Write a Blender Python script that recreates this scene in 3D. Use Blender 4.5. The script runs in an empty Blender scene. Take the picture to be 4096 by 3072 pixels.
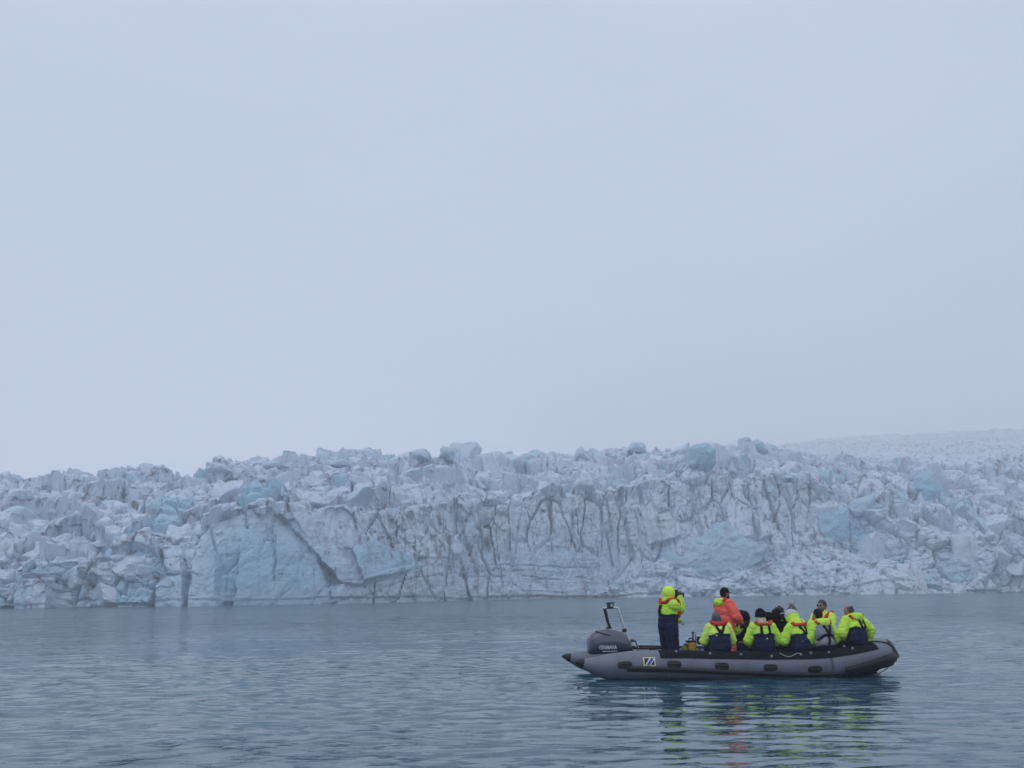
import bpy, bmesh, math, random
import numpy as np
from mathutils import Vector, Matrix, noise as mnoise
from mathutils.bvhtree import BVHTree

R = math.radians
random.seed(7)
rng = np.random.default_rng(7)
sc = bpy.context.scene
COL = sc.collection

# ------------------------------------------------------------------ camera
F = 4392.0                      # focal length in pixels of the 4096 px wide photograph
CAM_H = 1.75
PITCH = math.atan((2365 - 1536) / F)
ROLL = R(-0.7)
cam_d = bpy.data.cameras.new('camera')
cam_d.sensor_width = 36.0
cam_d.lens = 36.0 * F / 4096.0
cam_d.clip_start = 0.1
cam_d.clip_end = 5000
cam = bpy.data.objects.new('camera', cam_d)
COL.objects.link(cam)
CAM_M = Matrix.Translation((0, 0, CAM_H)) @ Matrix.Rotation(math.pi / 2 + PITCH, 4, 'X') @ Matrix.Rotation(ROLL, 4, 'Z')
cam.matrix_world = CAM_M
sc.camera = cam

# ------------------------------------------------------------------ sky, sun, exposure
SUN_EL, SUN_AZ = R(66), R(215)
world = bpy.data.worlds.new('World')
sc.world = world
world.use_nodes = True
wn, wl = world.node_tree.nodes, world.node_tree.links
wn.clear()
w_out = wn.new('ShaderNodeOutputWorld')
w_bg = wn.new('ShaderNodeBackground')
w_sky = wn.new('ShaderNodeTexSky')
w_sky.sky_type = 'NISHITA'
w_sky.sun_disc = False
w_sky.sun_elevation = SUN_EL
w_sky.sun_rotation = SUN_AZ
w_sky.dust_density = 4.0
w_tc = wn.new('ShaderNodeTexCoord')
w_no = wn.new('ShaderNodeTexNoise')
w_no.inputs['Scale'].default_value = 2.2
w_no.inputs['Detail'].default_value = 3.0
w_mp = wn.new('ShaderNodeMapping')
w_mp.inputs['Scale'].default_value = (1, 1, 2.4)
w_rm = wn.new('ShaderNodeValToRGB')           # the even cloud deck, faintly mottled
w_rm.color_ramp.elements[0].position = 0.3
w_rm.color_ramp.elements[0].color = (6.15, 6.95, 8.8, 1)
w_rm.color_ramp.elements[1].position = 0.72
w_rm.color_ramp.elements[1].color = (6.8, 7.6, 9.4, 1)
w_mx = wn.new('ShaderNodeMixRGB')
w_mx.inputs['Fac'].default_value = 0.94
w_bg.inputs['Strength'].default_value = 0.1
wl.new(w_tc.outputs['Generated'], w_mp.inputs['Vector'])
wl.new(w_mp.outputs['Vector'], w_no.inputs['Vector'])
wl.new(w_no.outputs['Fac'], w_rm.inputs['Fac'])
wl.new(w_sky.outputs['Color'], w_mx.inputs['Color1'])
wl.new(w_rm.outputs['Color'], w_mx.inputs['Color2'])
wl.new(w_mx.outputs['Color'], w_bg.inputs['Color'])
wl.new(w_bg.outputs['Background'], w_out.inputs['Surface'])

sun_d = bpy.data.lights.new('sun', 'SUN')
sun_d.energy = 0.5
sun_d.angle = R(40)
sun_d.color = (1.0, 0.97, 0.93)
sun = bpy.data.objects.new('sun', sun_d)
COL.objects.link(sun)
sd = Vector((math.sin(SUN_AZ) * math.cos(SUN_EL), math.cos(SUN_AZ) * math.cos(SUN_EL), math.sin(SUN_EL)))
sun.rotation_euler = (-sd).to_track_quat('-Z', 'Y').to_euler()

sc.view_settings.view_transform = 'Standard'
sc.view_settings.look = 'None'
sc.view_settings.gamma = 1.0
sc.view_settings.exposure = 0.0
sc.view_settings.use_curve_mapping = False
sc.render.engine = 'CYCLES'
sc.cycles.use_denoising = True
sc.cycles.max_bounces = 6
sc.cycles.volume_bounces = 2
sc.cycles.caustics_reflective = False
sc.cycles.caustics_refractive = False
sc.cycles.sample_clamp_indirect = 4.0

# ------------------------------------------------------------------ helpers: noise on arrays
def hsh(ix, iy, seed):
    h = (ix.astype(np.int64) * 374761393 + iy.astype(np.int64) * 668265263 + seed * 2147483647 + 974711) & 0xFFFFFFFF
    h = ((h ^ (h >> 13)) * 1274126177) & 0xFFFFFFFF
    h = ((h ^ (h >> 16)) * 2246822519) & 0xFFFFFFFF
    h = h ^ (h >> 15)
    return (h & 0xFFFFFF) / float(0x1000000)

def vnoise(x, y, seed=0):
    ix, iy = np.floor(x), np.floor(y)
    fx, fy = x - ix, y - iy
    fx = fx * fx * fx * (fx * (fx * 6 - 15) + 10)
    fy = fy * fy * fy * (fy * (fy * 6 - 15) + 10)
    a, b = hsh(ix, iy, seed), hsh(ix + 1, iy, seed)
    c, d = hsh(ix, iy + 1, seed), hsh(ix + 1, iy + 1, seed)
    return (a * (1 - fx) + b * fx) * (1 - fy) + (c * (1 - fx) + d * fx) * fy

def fbm(x, y, seed=0, octaves=4, gain=0.5):
    s, a, t = 0.0, 1.0, 0.0
    for i in range(octaves):
        s = s + a * (vnoise(x, y, seed + i * 17) * 2 - 1)
        t += a
        a *= gain
        x, y = x * 2.03 + 3.7, y * 2.03 + 1.9
    return s / t

def voronoi(x, y, seed=0, jitter=0.9):
    ix, iy = np.floor(x), np.floor(y)
    f1 = np.full(x.shape, 9.0)
    f2 = np.full(x.shape, 9.0)
    dx = np.zeros(x.shape); dy = np.zeros(x.shape)
    ca = np.zeros(x.shape); cb = np.zeros(x.shape)
    for j in (-1, 0, 1):
        for i in (-1, 0, 1):
            cx, cy = ix + i, iy + j
            px = cx + 0.5 + jitter * (hsh(cx, cy, seed) - 0.5)
            py = cy + 0.5 + jitter * (hsh(cx, cy, seed + 101) - 0.5)
            d = np.hypot(x - px, y - py)
            n = d < f1
            f2 = np.where(n, f1, np.minimum(f2, d))
            f1 = np.where(n, d, f1)
            dx = np.where(n, x - px, dx); dy = np.where(n, y - py, dy)
            ca = np.where(n, cx, ca); cb = np.where(n, cy, cb)
    return f1, f2, dx, dy, ca, cb

def sstep(a, b, x):
    t = np.clip((x - a) / (b - a), 0, 1)
    return t * t * (3 - 2 * t)

# ------------------------------------------------------------------ helpers: objects
def link(name, me, m=None, parent=None):
    me.name = name
    o = bpy.data.objects.new(name, me)
    COL.objects.link(o)
    if m is not None and not me.materials:
        me.materials.append(m)
    if parent is not None:
        o.parent = parent
    return o

def mesh(verts, faces, smooth=True):
    me = bpy.data.meshes.new('mesh')
    me.from_pydata([tuple(v) for v in verts], [], faces)
    me.update()
    if smooth:
        me.polygons.foreach_set('use_smooth', [True] * len(me.polygons))
    return me

def np_mesh(V, Q, smooth=True):
    """V (n,3) floats, Q (m,4) or (m,3) ints"""
    me = bpy.data.meshes.new('mesh')
    k = Q.shape[1]
    me.vertices.add(len(V))
    me.vertices.foreach_set('co', np.ascontiguousarray(V, dtype=np.float32).ravel())
    me.loops.add(Q.size)
    me.loops.foreach_set('vertex_index', np.ascontiguousarray(Q, dtype=np.int32).ravel())
    me.polygons.add(len(Q))
    me.polygons.foreach_set('loop_start', np.arange(0, Q.size, k, dtype=np.int32))
    me.polygons.foreach_set('loop_total', np.full(len(Q), k, dtype=np.int32))
    me.polygons.foreach_set('use_smooth', np.full(len(Q), smooth, dtype=bool))
    me.update(calc_edges=True)
    me.validate()
    return me

def fattr(me, name, arr):
    a = me.attributes.new(name, 'FLOAT', 'POINT')
    a.data.foreach_set('value', np.ascontiguousarray(arr, dtype=np.float32).ravel())

def grid_quads(nu, nv):
    i = np.arange(nu - 1)[None, :] + np.arange(nv - 1)[:, None] * nu
    i = i.ravel()
    return np.stack([i, i + 1, i + 1 + nu, i + nu], 1)

def thing(name, label, cat, loc=(0, 0, 0), rot=(0, 0, 0), group=None):
    o = bpy.data.objects.new(name, None)
    o.empty_display_size = 0.2
    COL.objects.link(o)
    o.location = loc
    o.rotation_euler = rot
    o['label'] = label
    o['category'] = cat
    if group:
        o['group'] = group
    return o

def tag(o, label, cat, kind=None, group=None):
    o['label'] = label
    o['category'] = cat
    if kind: o['kind'] = kind
    if group: o['group'] = group
    return o

# ------------------------------------------------------------------ materials
def mat(name, col, rough=0.6, metal=0.0, noise_amt=0.12, scale=8.0, bump=0.0, bump_scale=40.0, spec=0.5, coat=0.0):
    m = bpy.data.materials.new(name)
    m.use_nodes = True
    n, l = m.node_tree.nodes, m.node_tree.links
    b = n['Principled BSDF']
    b.inputs['Roughness'].default_value = rough
    b.inputs['Metallic'].default_value = metal
    b.inputs['Specular IOR Level'].default_value = spec
    b.inputs['Coat Weight'].default_value = coat
    tc = n.new('ShaderNodeTexCoord')
    no = n.new('ShaderNodeTexNoise')
    no.inputs['Scale'].default_value = scale
    no.inputs['Detail'].default_value = 5
    l.new(tc.outputs['Object'], no.inputs['Vector'])
    rp = n.new('ShaderNodeValToRGB')
    rp.color_ramp.elements[0].position = 0.3
    rp.color_ramp.elements[1].position = 0.7
    rp.color_ramp.elements[0].color = tuple(max(0, c * (1 - noise_amt)) for c in col) + (1,)
    rp.color_ramp.elements[1].color = tuple(min(1, c * (1 + noise_amt)) for c in col) + (1,)
    l.new(no.outputs['Fac'], rp.inputs['Fac'])
    l.new(rp.outputs['Color'], b.inputs['Base Color'])
    if bump > 0:
        n2 = n.new('ShaderNodeTexNoise')
        n2.inputs['Scale'].default_value = bump_scale
        n2.inputs['Detail'].default_value = 4
        l.new(tc.outputs['Object'], n2.inputs['Vector'])
        bp = n.new('ShaderNodeBump')
        bp.inputs['Strength'].default_value = bump
        bp.inputs['Distance'].default_value = 0.02
        l.new(n2.outputs['Fac'], bp.inputs['Height'])
        l.new(bp.outputs['Normal'], b.inputs['Normal'])
    return m

def ice_material(name, attr=True):
    m = bpy.data.materials.new(name)
    m.use_nodes = True
    n, l = m.node_tree.nodes, m.node_tree.links
    b = n['Principled BSDF']
    b.inputs['Roughness'].default_value = 0.55
    b.inputs['Specular IOR Level'].default_value = 0.35
    geo = n.new('ShaderNodeNewGeometry')
    mp = n.new('ShaderNodeMapping')
    mp.inputs['Scale'].default_value = (1.3, 1.3, 0.22)
    l.new(geo.outputs['Position'], mp.inputs['Vector'])
    st = n.new('ShaderNodeTexNoise')              # vertical melt streaks of grit
    st.inputs['Scale'].default_value = 0.9
    st.inputs['Detail'].default_value = 6
    l.new(mp.outputs['Vector'], st.inputs['Vector'])
    gr = n.new('ShaderNodeTexNoise')              # patchy grit
    gr.inputs['Scale'].default_value = 0.35
    gr.inputs['Detail'].default_value = 8
    gr.inputs['Roughness'].default_value = 0.65
    l.new(geo.outputs['Position'], gr.inputs['Vector'])
    def math_(op, a, bb, clamp=False):
        x = n.new('ShaderNodeMath'); x.operation = op; x.use_clamp = clamp
        for i, v in enumerate((a, bb)):
            if hasattr(v, 'is_output'): l.new(v, x.inputs[i])
            else: x.inputs[i].default_value = v
        return x.outputs[0]
    def ramp(src, p0, p1):
        r_ = n.new('ShaderNodeMapRange'); r_.interpolation_type = 'SMOOTHSTEP'
        r_.inputs['From Min'].default_value = p0; r_.inputs['From Max'].default_value = p1
        l.new(src, r_.inputs['Value'])
        return r_.outputs['Result']
    mp2 = n.new('ShaderNodeMapping')
    mp2.inputs['Scale'].default_value = (0.42, 0.42, 0.09)
    l.new(geo.outputs['Position'], mp2.inputs['Vector'])
    st2 = n.new('ShaderNodeTexNoise')             # broad grey stains
    st2.inputs['Scale'].default_value = 0.8
    st2.inputs['Detail'].default_value = 7
    st2.inputs['Roughness'].default_value = 0.6
    l.new(mp2.outputs['Vector'], st2.inputs['Vector'])
    s1 = ramp(st.outputs['Fac'], 0.55, 0.70)
    s3 = ramp(st2.outputs['Fac'], 0.52, 0.70)
    s2 = ramp(gr.outputs['Fac'], 0.46, 0.72)
    if attr:
        a1 = n.new('ShaderNodeAttribute'); a1.attribute_name = 'blue'
        a2 = n.new('ShaderNodeAttribute'); a2.attribute_name = 'grit'
        blue, grit = a1.outputs['Fac'], a2.outputs['Fac']
    else:
        oi = n.new('ShaderNodeObjectInfo')
        blue = ramp(oi.outputs['Random'], 0.72, 1.25)
        grit = math_('ADD', math_('MULTIPLY', ramp(oi.outputs['Random'], 0.5, 0.0), 0.5), 0.3)
    dirt = math_('MULTIPLY', s1, 0.32)
    dirt = math_('ADD', dirt, math_('MULTIPLY', s2, 0.45))
    wv = n.new('ShaderNodeTexNoise'); wv.inputs['Scale'].default_value = 0.5; wv.inputs['Detail'].default_value = 4
    l.new(geo.outputs['Position'], wv.inputs['Vector'])
    va = n.new('ShaderNodeVectorMath'); va.operation = 'MULTIPLY_ADD'
    l.new(wv.outputs['Color'], va.inputs[0]); va.inputs[1].default_value = (1.6, 1.6, 2.2); l.new(geo.outputs['Position'], va.inputs[2])
    mp3 = n.new('ShaderNodeMapping'); mp3.inputs['Scale'].default_value = (0.26, 0.05, 0.13)
    l.new(va.outputs['Vector'], mp3.inputs['Vector'])
    vo = n.new('ShaderNodeTexVoronoi'); vo.feature = 'DISTANCE_TO_EDGE'; vo.inputs['Scale'].default_value = 1.0
    l.new(mp3.outputs['Vector'], vo.inputs['Vector'])
    cr = ramp(vo.outputs['Distance'], 0.045, 0.004)        # grit-filled cracks
    gate = ramp(gr.outputs['Fac'], 0.42, 0.6)
    dirt = math_('ADD', dirt, math_('MULTIPLY', math_('MULTIPLY', cr, gate), 0.6))
    dirt = math_('ADD', dirt, math_('MULTIPLY', s3, 0.30))
    dirt = math_('MULTIPLY', dirt, math_('ADD', grit, 0.2), True)
    mx1 = n.new('ShaderNodeMixRGB')
    mx1.inputs['Color1'].default_value = (0.63, 0.73, 0.82, 1)
    mx1.inputs['Color2'].default_value = (0.31, 0.54, 0.66, 1)
    l.new(blue, mx1.inputs['Fac'])
    mx2 = n.new('ShaderNodeMixRGB')
    mx2.inputs['Color2'].default_value = (0.15, 0.17, 0.222, 1)
    l.new(mx1.outputs['Color'], mx2.inputs['Color1'])
    l.new(dirt, mx2.inputs['Fac'])
    l.new(mx2.outputs['Color'], b.inputs['Base Color'])
    n2 = n.new('ShaderNodeTexNoise')
    n2.inputs['Scale'].default_value = 2.6
    n2.inputs['Detail'].default_value = 8
    n2.inputs['Roughness'].default_value = 0.7
    l.new(geo.outputs['Position'], n2.inputs['Vector'])
    bp = n.new('ShaderNodeBump')
    bp.inputs['Strength'].default_value = 0.6
    bp.inputs['Distance'].default_value = 0.32
    l.new(n2.outputs['Fac'], bp.inputs['Height'])
    l.new(bp.outputs['Normal'], b.inputs['Normal'])
    return m

ICE = ice_material('glacier_ice')
ICE_B = ice_material('block_ice', attr=False)

# ------------------------------------------------------------------ water
def make_water():
    def axis(lo_f, hi_f, d, lo, hi, g):
        a = list(np.arange(lo_f, hi_f, d))
        s = d; x = a[-1]; right = []
        while x < hi:
            s = min(s * g, 8.0); x += s; right.append(x)
        s = d; x = a[0]; left = []
        while x > lo:
            s = min(s * g, 8.0); x -= s; left.append(x)
        return np.array(left[::-1] + a + right)
    xs = axis(-9.0, 14.0, 0.075, -420, 560, 1.035)
    ys = axis(9.5, 34.0, 0.05, -60, 330, 1.016)
    sx, sy = np.gradient(xs), np.gradient(ys)
    X, Y = np.meshgrid(xs, ys)
    S = np.maximum(*np.meshgrid(sx, sy))
    Z = np.zeros_like(X)
    r = np.random.default_rng(21)
    patch = 0.55 + 0.85 * sstep(-0.25, 0.4, fbm(X / 9 + 4, Y / 14, 5, 3))
    lee = 1 - 0.5 * np.exp(-((X - 6.5) / 6.5) ** 2 - ((Y - 17.5) / 5.5) ** 2)
    patch = patch * lee
    for i in range(64):
        wl_ = 0.26 * (5.2 / 0.26) ** (i / 63.0)
        th = R(97) + r.normal(0, 0.62)
        k = 2 * math.pi / wl_
        a = 0.0022 * wl_ ** 0.66 * r.uniform(0.4, 1.25) * (1.0 if wl_ < 1.2 else 0.72)
        ph = r.uniform(0, 6.28)
        att = np.clip((wl_ / S - 3.0) / 4.0, 0, 1)
        c = X * math.cos(th) + Y * math.sin(th)
        w = 0.35 * fbm(X / (wl_ * 5) + i * 3.1, Y / (wl_ * 5), 40 + i, 1)
        ph_ = k * c + ph + 6.28 * w
        s = np.sin(ph_ + 0.55 * np.cos(ph_))
        Z += a * att * s * patch * (0.55 + 0.9 * vnoise(X / (wl_ * 3.5), Y / (wl_ * 3.5) + i * 7, 300 + i))
    # sparse steeper wavelets, the dark flecks on the calm sheet
    for k_, (lx, ly, am) in enumerate(((0.7, 0.30, 0.018), (1.3, 0.6, 0.040), (2.6, 1.3, 0.085), (5.0, 2.8, 0.15))):
        wx_, wy_ = X + 0.4 * fbm(X / 3, Y / 3, 70 + k_, 2), Y + 0.12 * X
        nz_ = vnoise(wx_ / lx, wy_ / ly, 500 + k_)
        gate = sstep(0.35, 0.7, vnoise(X / (lx * 5) + 3, Y / (ly * 9), 520 + k_))
        Z += am * np.clip((ly / S - 1.2) / 2.0, 0, 1) * lee * gate * np.maximum(0, nz_ - 0.6) / 0.4
    # the wake that runs off from the stern, and rings that spread from the hull
    ax, ay, bx, by = 2.4, 23.6, -14.0, 11.5
    L_ = math.hypot(bx - ax, by - ay)
    tx, ty = (bx - ax) / L_, (by - ay) / L_
    s_ = (X - ax) * tx + (Y - ay) * ty
    d_ = -(X - ax) * ty + (Y - ay) * tx + 0.5 * fbm(s_ / 3.0, s_ * 0 + 2, 9, 2)
    env = np.exp(-(d_ / 0.9) ** 2) * sstep(-0.5, 1.5, s_) * np.exp(-np.maximum(s_, 0) / 16) * (0.4 + vnoise(s_ / 1.5, d_ / 1.2, 33))
    Z += 0.020 * env * np.sin(2 * math.pi * d_ / 0.75)
    dd = np.hypot(np.clip(np.abs(X - 4.8) - 2.6, 0, None), Y - 22.6)
    env = np.exp(-((dd - 3.2) / 2.6) ** 2) * (Y < 22.6) * (0.2 + vnoise(X / 1.3, Y / 1.3, 61))
    Z += 0.009 * env * np.sin(2 * math.pi * (dd + 0.25 * fbm(X / 2, Y / 2, 8, 2)) / 0.62)
    V = np.stack([X, Y, Z], -1).reshape(-1, 3)
    me = np_mesh(V, grid_quads(len(xs), len(ys)))
    fattr(me, 'unresolved', sstep(0.06, 0.6, S))
    fattr(me, 'chop', np.clip(lee * (0.45 + 0.75 * sstep(-0.3, 0.4, fbm(X / 6 + 2, Y / 9, 77, 3))), 0, 1.2))
    m = bpy.data.materials.new('lagoon_water')
    m.use_nodes = True
    n, l = m.node_tree.nodes, m.node_tree.links
    b = n['Principled BSDF']
    b.inputs['Base Color'].default_value = (0.015, 0.076, 0.116, 1)
    b.inputs['Roughness'].default_value = 0.03
    b.inputs['IOR'].default_value = 1.38
    b.inputs['Specular IOR Level'].default_value = 0.5
    geo = n.new('ShaderNodeNewGeometry')
    hs = []
    un = n.new('ShaderNodeAttribute'); un.attribute_name = 'unresolved'
    chop = n.new('ShaderNodeAttribute'); chop.attribute_name = 'chop'
    for scl, dist, rot, far in ((0.45, 1.1, 0.15, True), (1.6, 0.24, 0.4, True), (3.4, 0.062, -0.2, False), (6.5, 0.006, 0.3, False)):
        mp = n.new('ShaderNodeMapping')
        mp.inputs['Scale'].default_value = (0.62, 1.0, 1.0)
        mp.inputs['Rotation'].default_value = (0, 0, rot)
        l.new(geo.outputs['Position'], mp.inputs['Vector'])
        no = n.new('ShaderNodeTexNoise')
        no.inputs['Scale'].default_value = scl
        no.inputs['Detail'].default_value = 4
        l.new(mp.outputs['Vector'], no.inputs['Vector'])
        bp = n.new('ShaderNodeBump')
        bp.inputs['Strength'].default_value = 1.0
        bp.inputs['Distance'].default_value = dist
        l.new((un if far else chop).outputs['Fac'], bp.inputs['Strength'])
        if scl == 3.4:                       # short steep wavelets, sparse
            mr = n.new('ShaderNodeMapRange'); mr.interpolation_type = 'SMOOTHSTEP'
            mr.inputs['From Min'].default_value = 0.54; mr.inputs['From Max'].default_value = 0.80
            l.new(no.outputs['Fac'], mr.inputs['Value'])
            l.new(mr.outputs['Result'], bp.inputs['Height'])
        else:
            l.new(no.outputs['Fac'], bp.inputs['Height'])
        if hs: l.new(hs[-1].outputs['Normal'], bp.inputs['Normal'])
        hs.append(bp)
    l.new(hs[-1].outputs['Normal'], b.inputs['Normal'])
    rr = n.new('ShaderNodeMapRange')                 # waves too small for the far sheet widen its gloss
    rr.inputs['To Min'].default_value = 0.03; rr.inputs['To Max'].default_value = 0.13
    l.new(un.outputs['Fac'], rr.inputs['Value'])
    l.new(rr.outputs['Result'], b.inputs['Roughness'])
    o = link('water', me, m)
    tag(o, 'rippled slate blue lagoon water in front of the glacier', 'water', 'structure')
    return o
make_water()

# ------------------------------------------------------------------ glacier
def smooth1(x, y, X, k=9):
    v = np.interp(X, x, y)
    ker = np.hanning(k + 2)[1:-1]; ker /= ker.sum()
    p = np.pad(v, k // 2, mode='edge')
    return np.convolve(p, ker, 'valid')[:len(X)]

FX = np.array([-150, -81, -50, -21, -2.6, 26, 77, 126, 200.0])
FY = np.array([176, 177, 182, 207, 241, 261, 272, 274, 272.0])
CX = np.array([-150, -81, -62, -48, -38, -20, -2, 26, 55, 72, 92, 105, 126, 200.0])
CH = np.array([7, 7, 9, 16, 16.5, 19, 23, 26.5, 30, 30, 24, 16, 13, 13.0])
KX = np.array([-150, -124, -78, -58, -31, -5, 5, 36, 50, 78, 104, 137, 170, 200.0])
KH = np.array([26.5, 27.5, 30.8, 32, 35.2, 39.2, 40, 43.8, 44.2, 44.2, 43.5, 41, 38, 36.0])

def at(px, py, Y):
    """photograph pixel -> world point at distance Y"""
    d = CAM_M.to_3x3() @ Vector(((px - 2048) / F, -(py - 1536) / F, -1))
    return Vector((0, 0, CAM_H)) + d * (Y / d.y)

class Glacier: pass
G = Glacier()

def make_glacier():
    NX, NC, NS, NB = 1400, 150, 210, 14
    xs = np.linspace(-150, 200, NX)
    yf = smooth1(FX, FY, xs, 91) + 3.0 * fbm(xs / 38, xs * 0, 3, 3) + 1.2 * fbm(xs / 9, xs * 0, 4, 2)
    hc = smooth1(CX, CH, xs, 41) + 2.2 * fbm(xs / 11, xs * 0, 6, 3)
    hk = smooth1(KX, KH, xs, 31)
    f = np.linspace(0, 1, NC)[:, None]
    lean = 0.30 + 0.12 * fbm(xs / 25, xs * 0, 8, 2)
    # left third and right end: broken, lying further back; the middle: an upright wall
    wall = sstep(-57, -51, xs) * (1 - sstep(76, 90, xs))
    lean = lean * wall + (0.55 + 0.2 * fbm(xs / 15, xs * 0, 12, 2)) * (1 - wall)
    zc = -2 + (hc[None, :] + 2) * f
    tc_ = hc[None, :] * lean[None, :] * f ** 1.25
    g = np.linspace(0, 1, NS + 1)[1:, None] ** 1.15
    T = 100.0
    zs = hc[None, :] + (hk - hc)[None, :] * (1 - (1 - g) ** 1.9)
    ts = tc_[-1:] + (T - tc_[-1:]) * g
    b_ = np.linspace(0, 1, NB + 1)[1:, None]
    zb = hk[None, :] - 14 * b_ ** 1.2
    tb = T + 120 * b_
    Z = np.concatenate([zc, zs, zb]); Tt = np.concatenate([tc_, ts, np.broadcast_to(tb, zb.shape)])
    X = np.broadcast_to(xs, Z.shape).copy()
    Y = yf[None, :] + Tt
    dZ, dT = np.diff(Z, axis=0), np.diff(Tt, axis=0)
    q = np.concatenate([np.zeros((1, NX)), np.cumsum(np.hypot(dZ, dT), 0)])
    nrow = Z.shape[0]
    # normals of the plain profile
    gz, gt = np.gradient(Z, axis=0), np.gradient(Tt, axis=0)
    ln = np.hypot(gz, gt)
    ny, nz = -gz / ln, gt / ln
    cl = np.zeros((nrow, 1)); cl[:NC] = 1
    slope_w = sstep(NC - 14, NC + 6, np.arange(nrow)[:, None].astype(float)) * np.ones((1, NX))
    back_w = sstep(NC + NS - 10, NC + NS + 6, np.arange(nrow)[:, None].astype(float))
    W = np.broadcast_to(wall, Z.shape)
    wx = X + 0.4 * fbm(X / 5, Z / 5, 50, 2); wq = q + 1.2 * fbm(X / 5 + 9, Z / 5, 51, 2)
    D = 2.6 * fbm(X / 24, q / 24, 1, 3)
    D = D - 0.8 * (1 - sstep(0.25, 0.7, Z))          # melt notch at the waterline
    # --- wall: upright slabs, clefts
    f1, f2, dx, dy, ca, cb = voronoi(wx / 4.2, wq / 12.0, 60)
    h = hsh(ca, cb, 61) - 0.5
    sl = (hsh(ca, cb, 62) - 0.5) * dx * 2.2 + (hsh(ca, cb, 63) - 0.5) * dy * 2.5
    calm = 1 - 0.75 * sstep(-8, 2, X) * (1 - sstep(24, 36, X)) * (1 - sstep(9, 15, Z)) - 0.6 * sstep(-56, -52, X) * (1 - sstep(-34, -28, X))   # smooth blue panel low in the middle
    d_wall = calm * (1.7 * h + 1.0 * sl - 1.5 * np.exp(-((f2 - f1) / 0.09) ** 2) * (hsh(ca, cb, 64) > 0.35))
    f1, f2, dx, dy, c2, c3 = voronoi(wx / 1.5, wq / 4.0, 65)
    d_wall += calm * (0.5 * (hsh(c2, c3, 66) - 0.5) + 0.5 * (hsh(c2, c3, 67) - 0.5) * dx - 0.35 * np.exp(-((f2 - f1) / 0.12) ** 2))
    rid = 1 - np.abs(fbm((X + 0.12 * Z) / 4.0, q / 150, 70, 2)) * 2.6
    d_wall -= 1.4 * sstep(0.86, 0.99, rid) * sstep(-0.1, 0.3, fbm(X / 14, q / 10, 71, 2)) * calm
    # --- broken ground: blocks of every size
    f1, f2, dx, dy, ca2, cb2 = voronoi(wx / 7.0, wq / 7.5, 80)
    d_blk = 3.8 * (hsh(ca2, cb2, 81) - 0.5) + 3.0 * (hsh(ca2, cb2, 82) - 0.5) * dx + 2.4 * (hsh(ca2, cb2, 83) - 0.5) * dy \
        - 1.6 * np.exp(-((f2 - f1) / 0.075) ** 2)
    f1, f2, dx, dy, ca3, cb3 = voronoi(wx / 2.2, wq / 2.0, 84)
    d_blk += 0.8 * (hsh(ca3, cb3, 85) - 0.5) + 0.8 * (hsh(ca3, cb3, 86) - 0.5) * dx + 1.0 * (hsh(ca3, cb3, 87) - 0.5) * dy \
        - 0.35 * np.exp(-((f2 - f1) / 0.14) ** 2)
    # --- upper surface: stepped seracs
    f1, f2, dx, dy, ca4, cb4 = voronoi(wx / 6.0, wq / 8.5, 90)
    d_top = 5.2 * (hsh(ca4, cb4, 91) - 0.5) + 4.5 * (hsh(ca4, cb4, 92) - 0.5) * dx + 4.2 * (hsh(ca4, cb4, 93) - 0.35) * -dy \
        - 3.2 * np.exp(-((f2 - f1) / 0.06) ** 2)
    f1, f2, dx, dy, ca5, cb5 = voronoi(wx / 2.8, wq / 3.4, 94)
    d_top += 1.3 * (hsh(ca5, cb5, 95) - 0.5) + 2.0 * (hsh(ca5, cb5, 96) - 0.5) * dx + 1.8 * (hsh(ca5, cb5, 97) - 0.5) * dy - 0.6 * np.exp(-((f2 - f1) / 0.09) ** 2)
    # debris fan at the foot of the wall on the right
    za = np.interp(X, [16, 19.7, 26.8, 35, 50, 59, 68, 77, 92, 104, 116], [-3, 0, 4.4, 8.6, 6.6, 9.2, 11.2, 11.8, 11, 6, -3]) + 1.2 * fbm(X / 6, X * 0, 210, 3)
    fan = np.clip(za - Z, 0, None)
    fw = sstep(0, 1.5, fan)
    W_ = W
    low = d_wall * W + d_blk * (1 - W)
    low = low * (1 - fw) + fw * (0.62 * fan + 0.5 * d_blk + 0.8 * fbm(X / 3 + 0.4 * Z, Z / 3, 211, 4))
    # projecting foot of the wall under the leaning slab, with a dark joint above it
    zl = np.interp(X, [-36, -33, -25, -20, -15, -11, -2, 8, 18, 22], [-3, 2, 4, 5.6, 7, 7.6, 7.3, 7.0, 6.6, 3]) + 0.5 * fbm(X / 3, X * 0, 212, 3)
    inw = sstep(-36, -33, X) * (1 - sstep(16, 20, X))
    low = low + inw * ((1.1 + 2.2 * (1 - sstep(-20, -10, X))) * (1 - sstep(-0.12, 0.12, Z - zl)) - 0.9 * np.exp(-((Z - zl - 0.25) / 0.22) ** 2))
    z2 = zl - 2.7 + 0.5 * fbm(X / 5, X * 0, 213, 2)
    low = low - inw * 0.55 * np.exp(-((Z - z2) / 0.17) ** 2) * (vnoise(X / 6, X * 0, 214) > 0.3)
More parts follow.
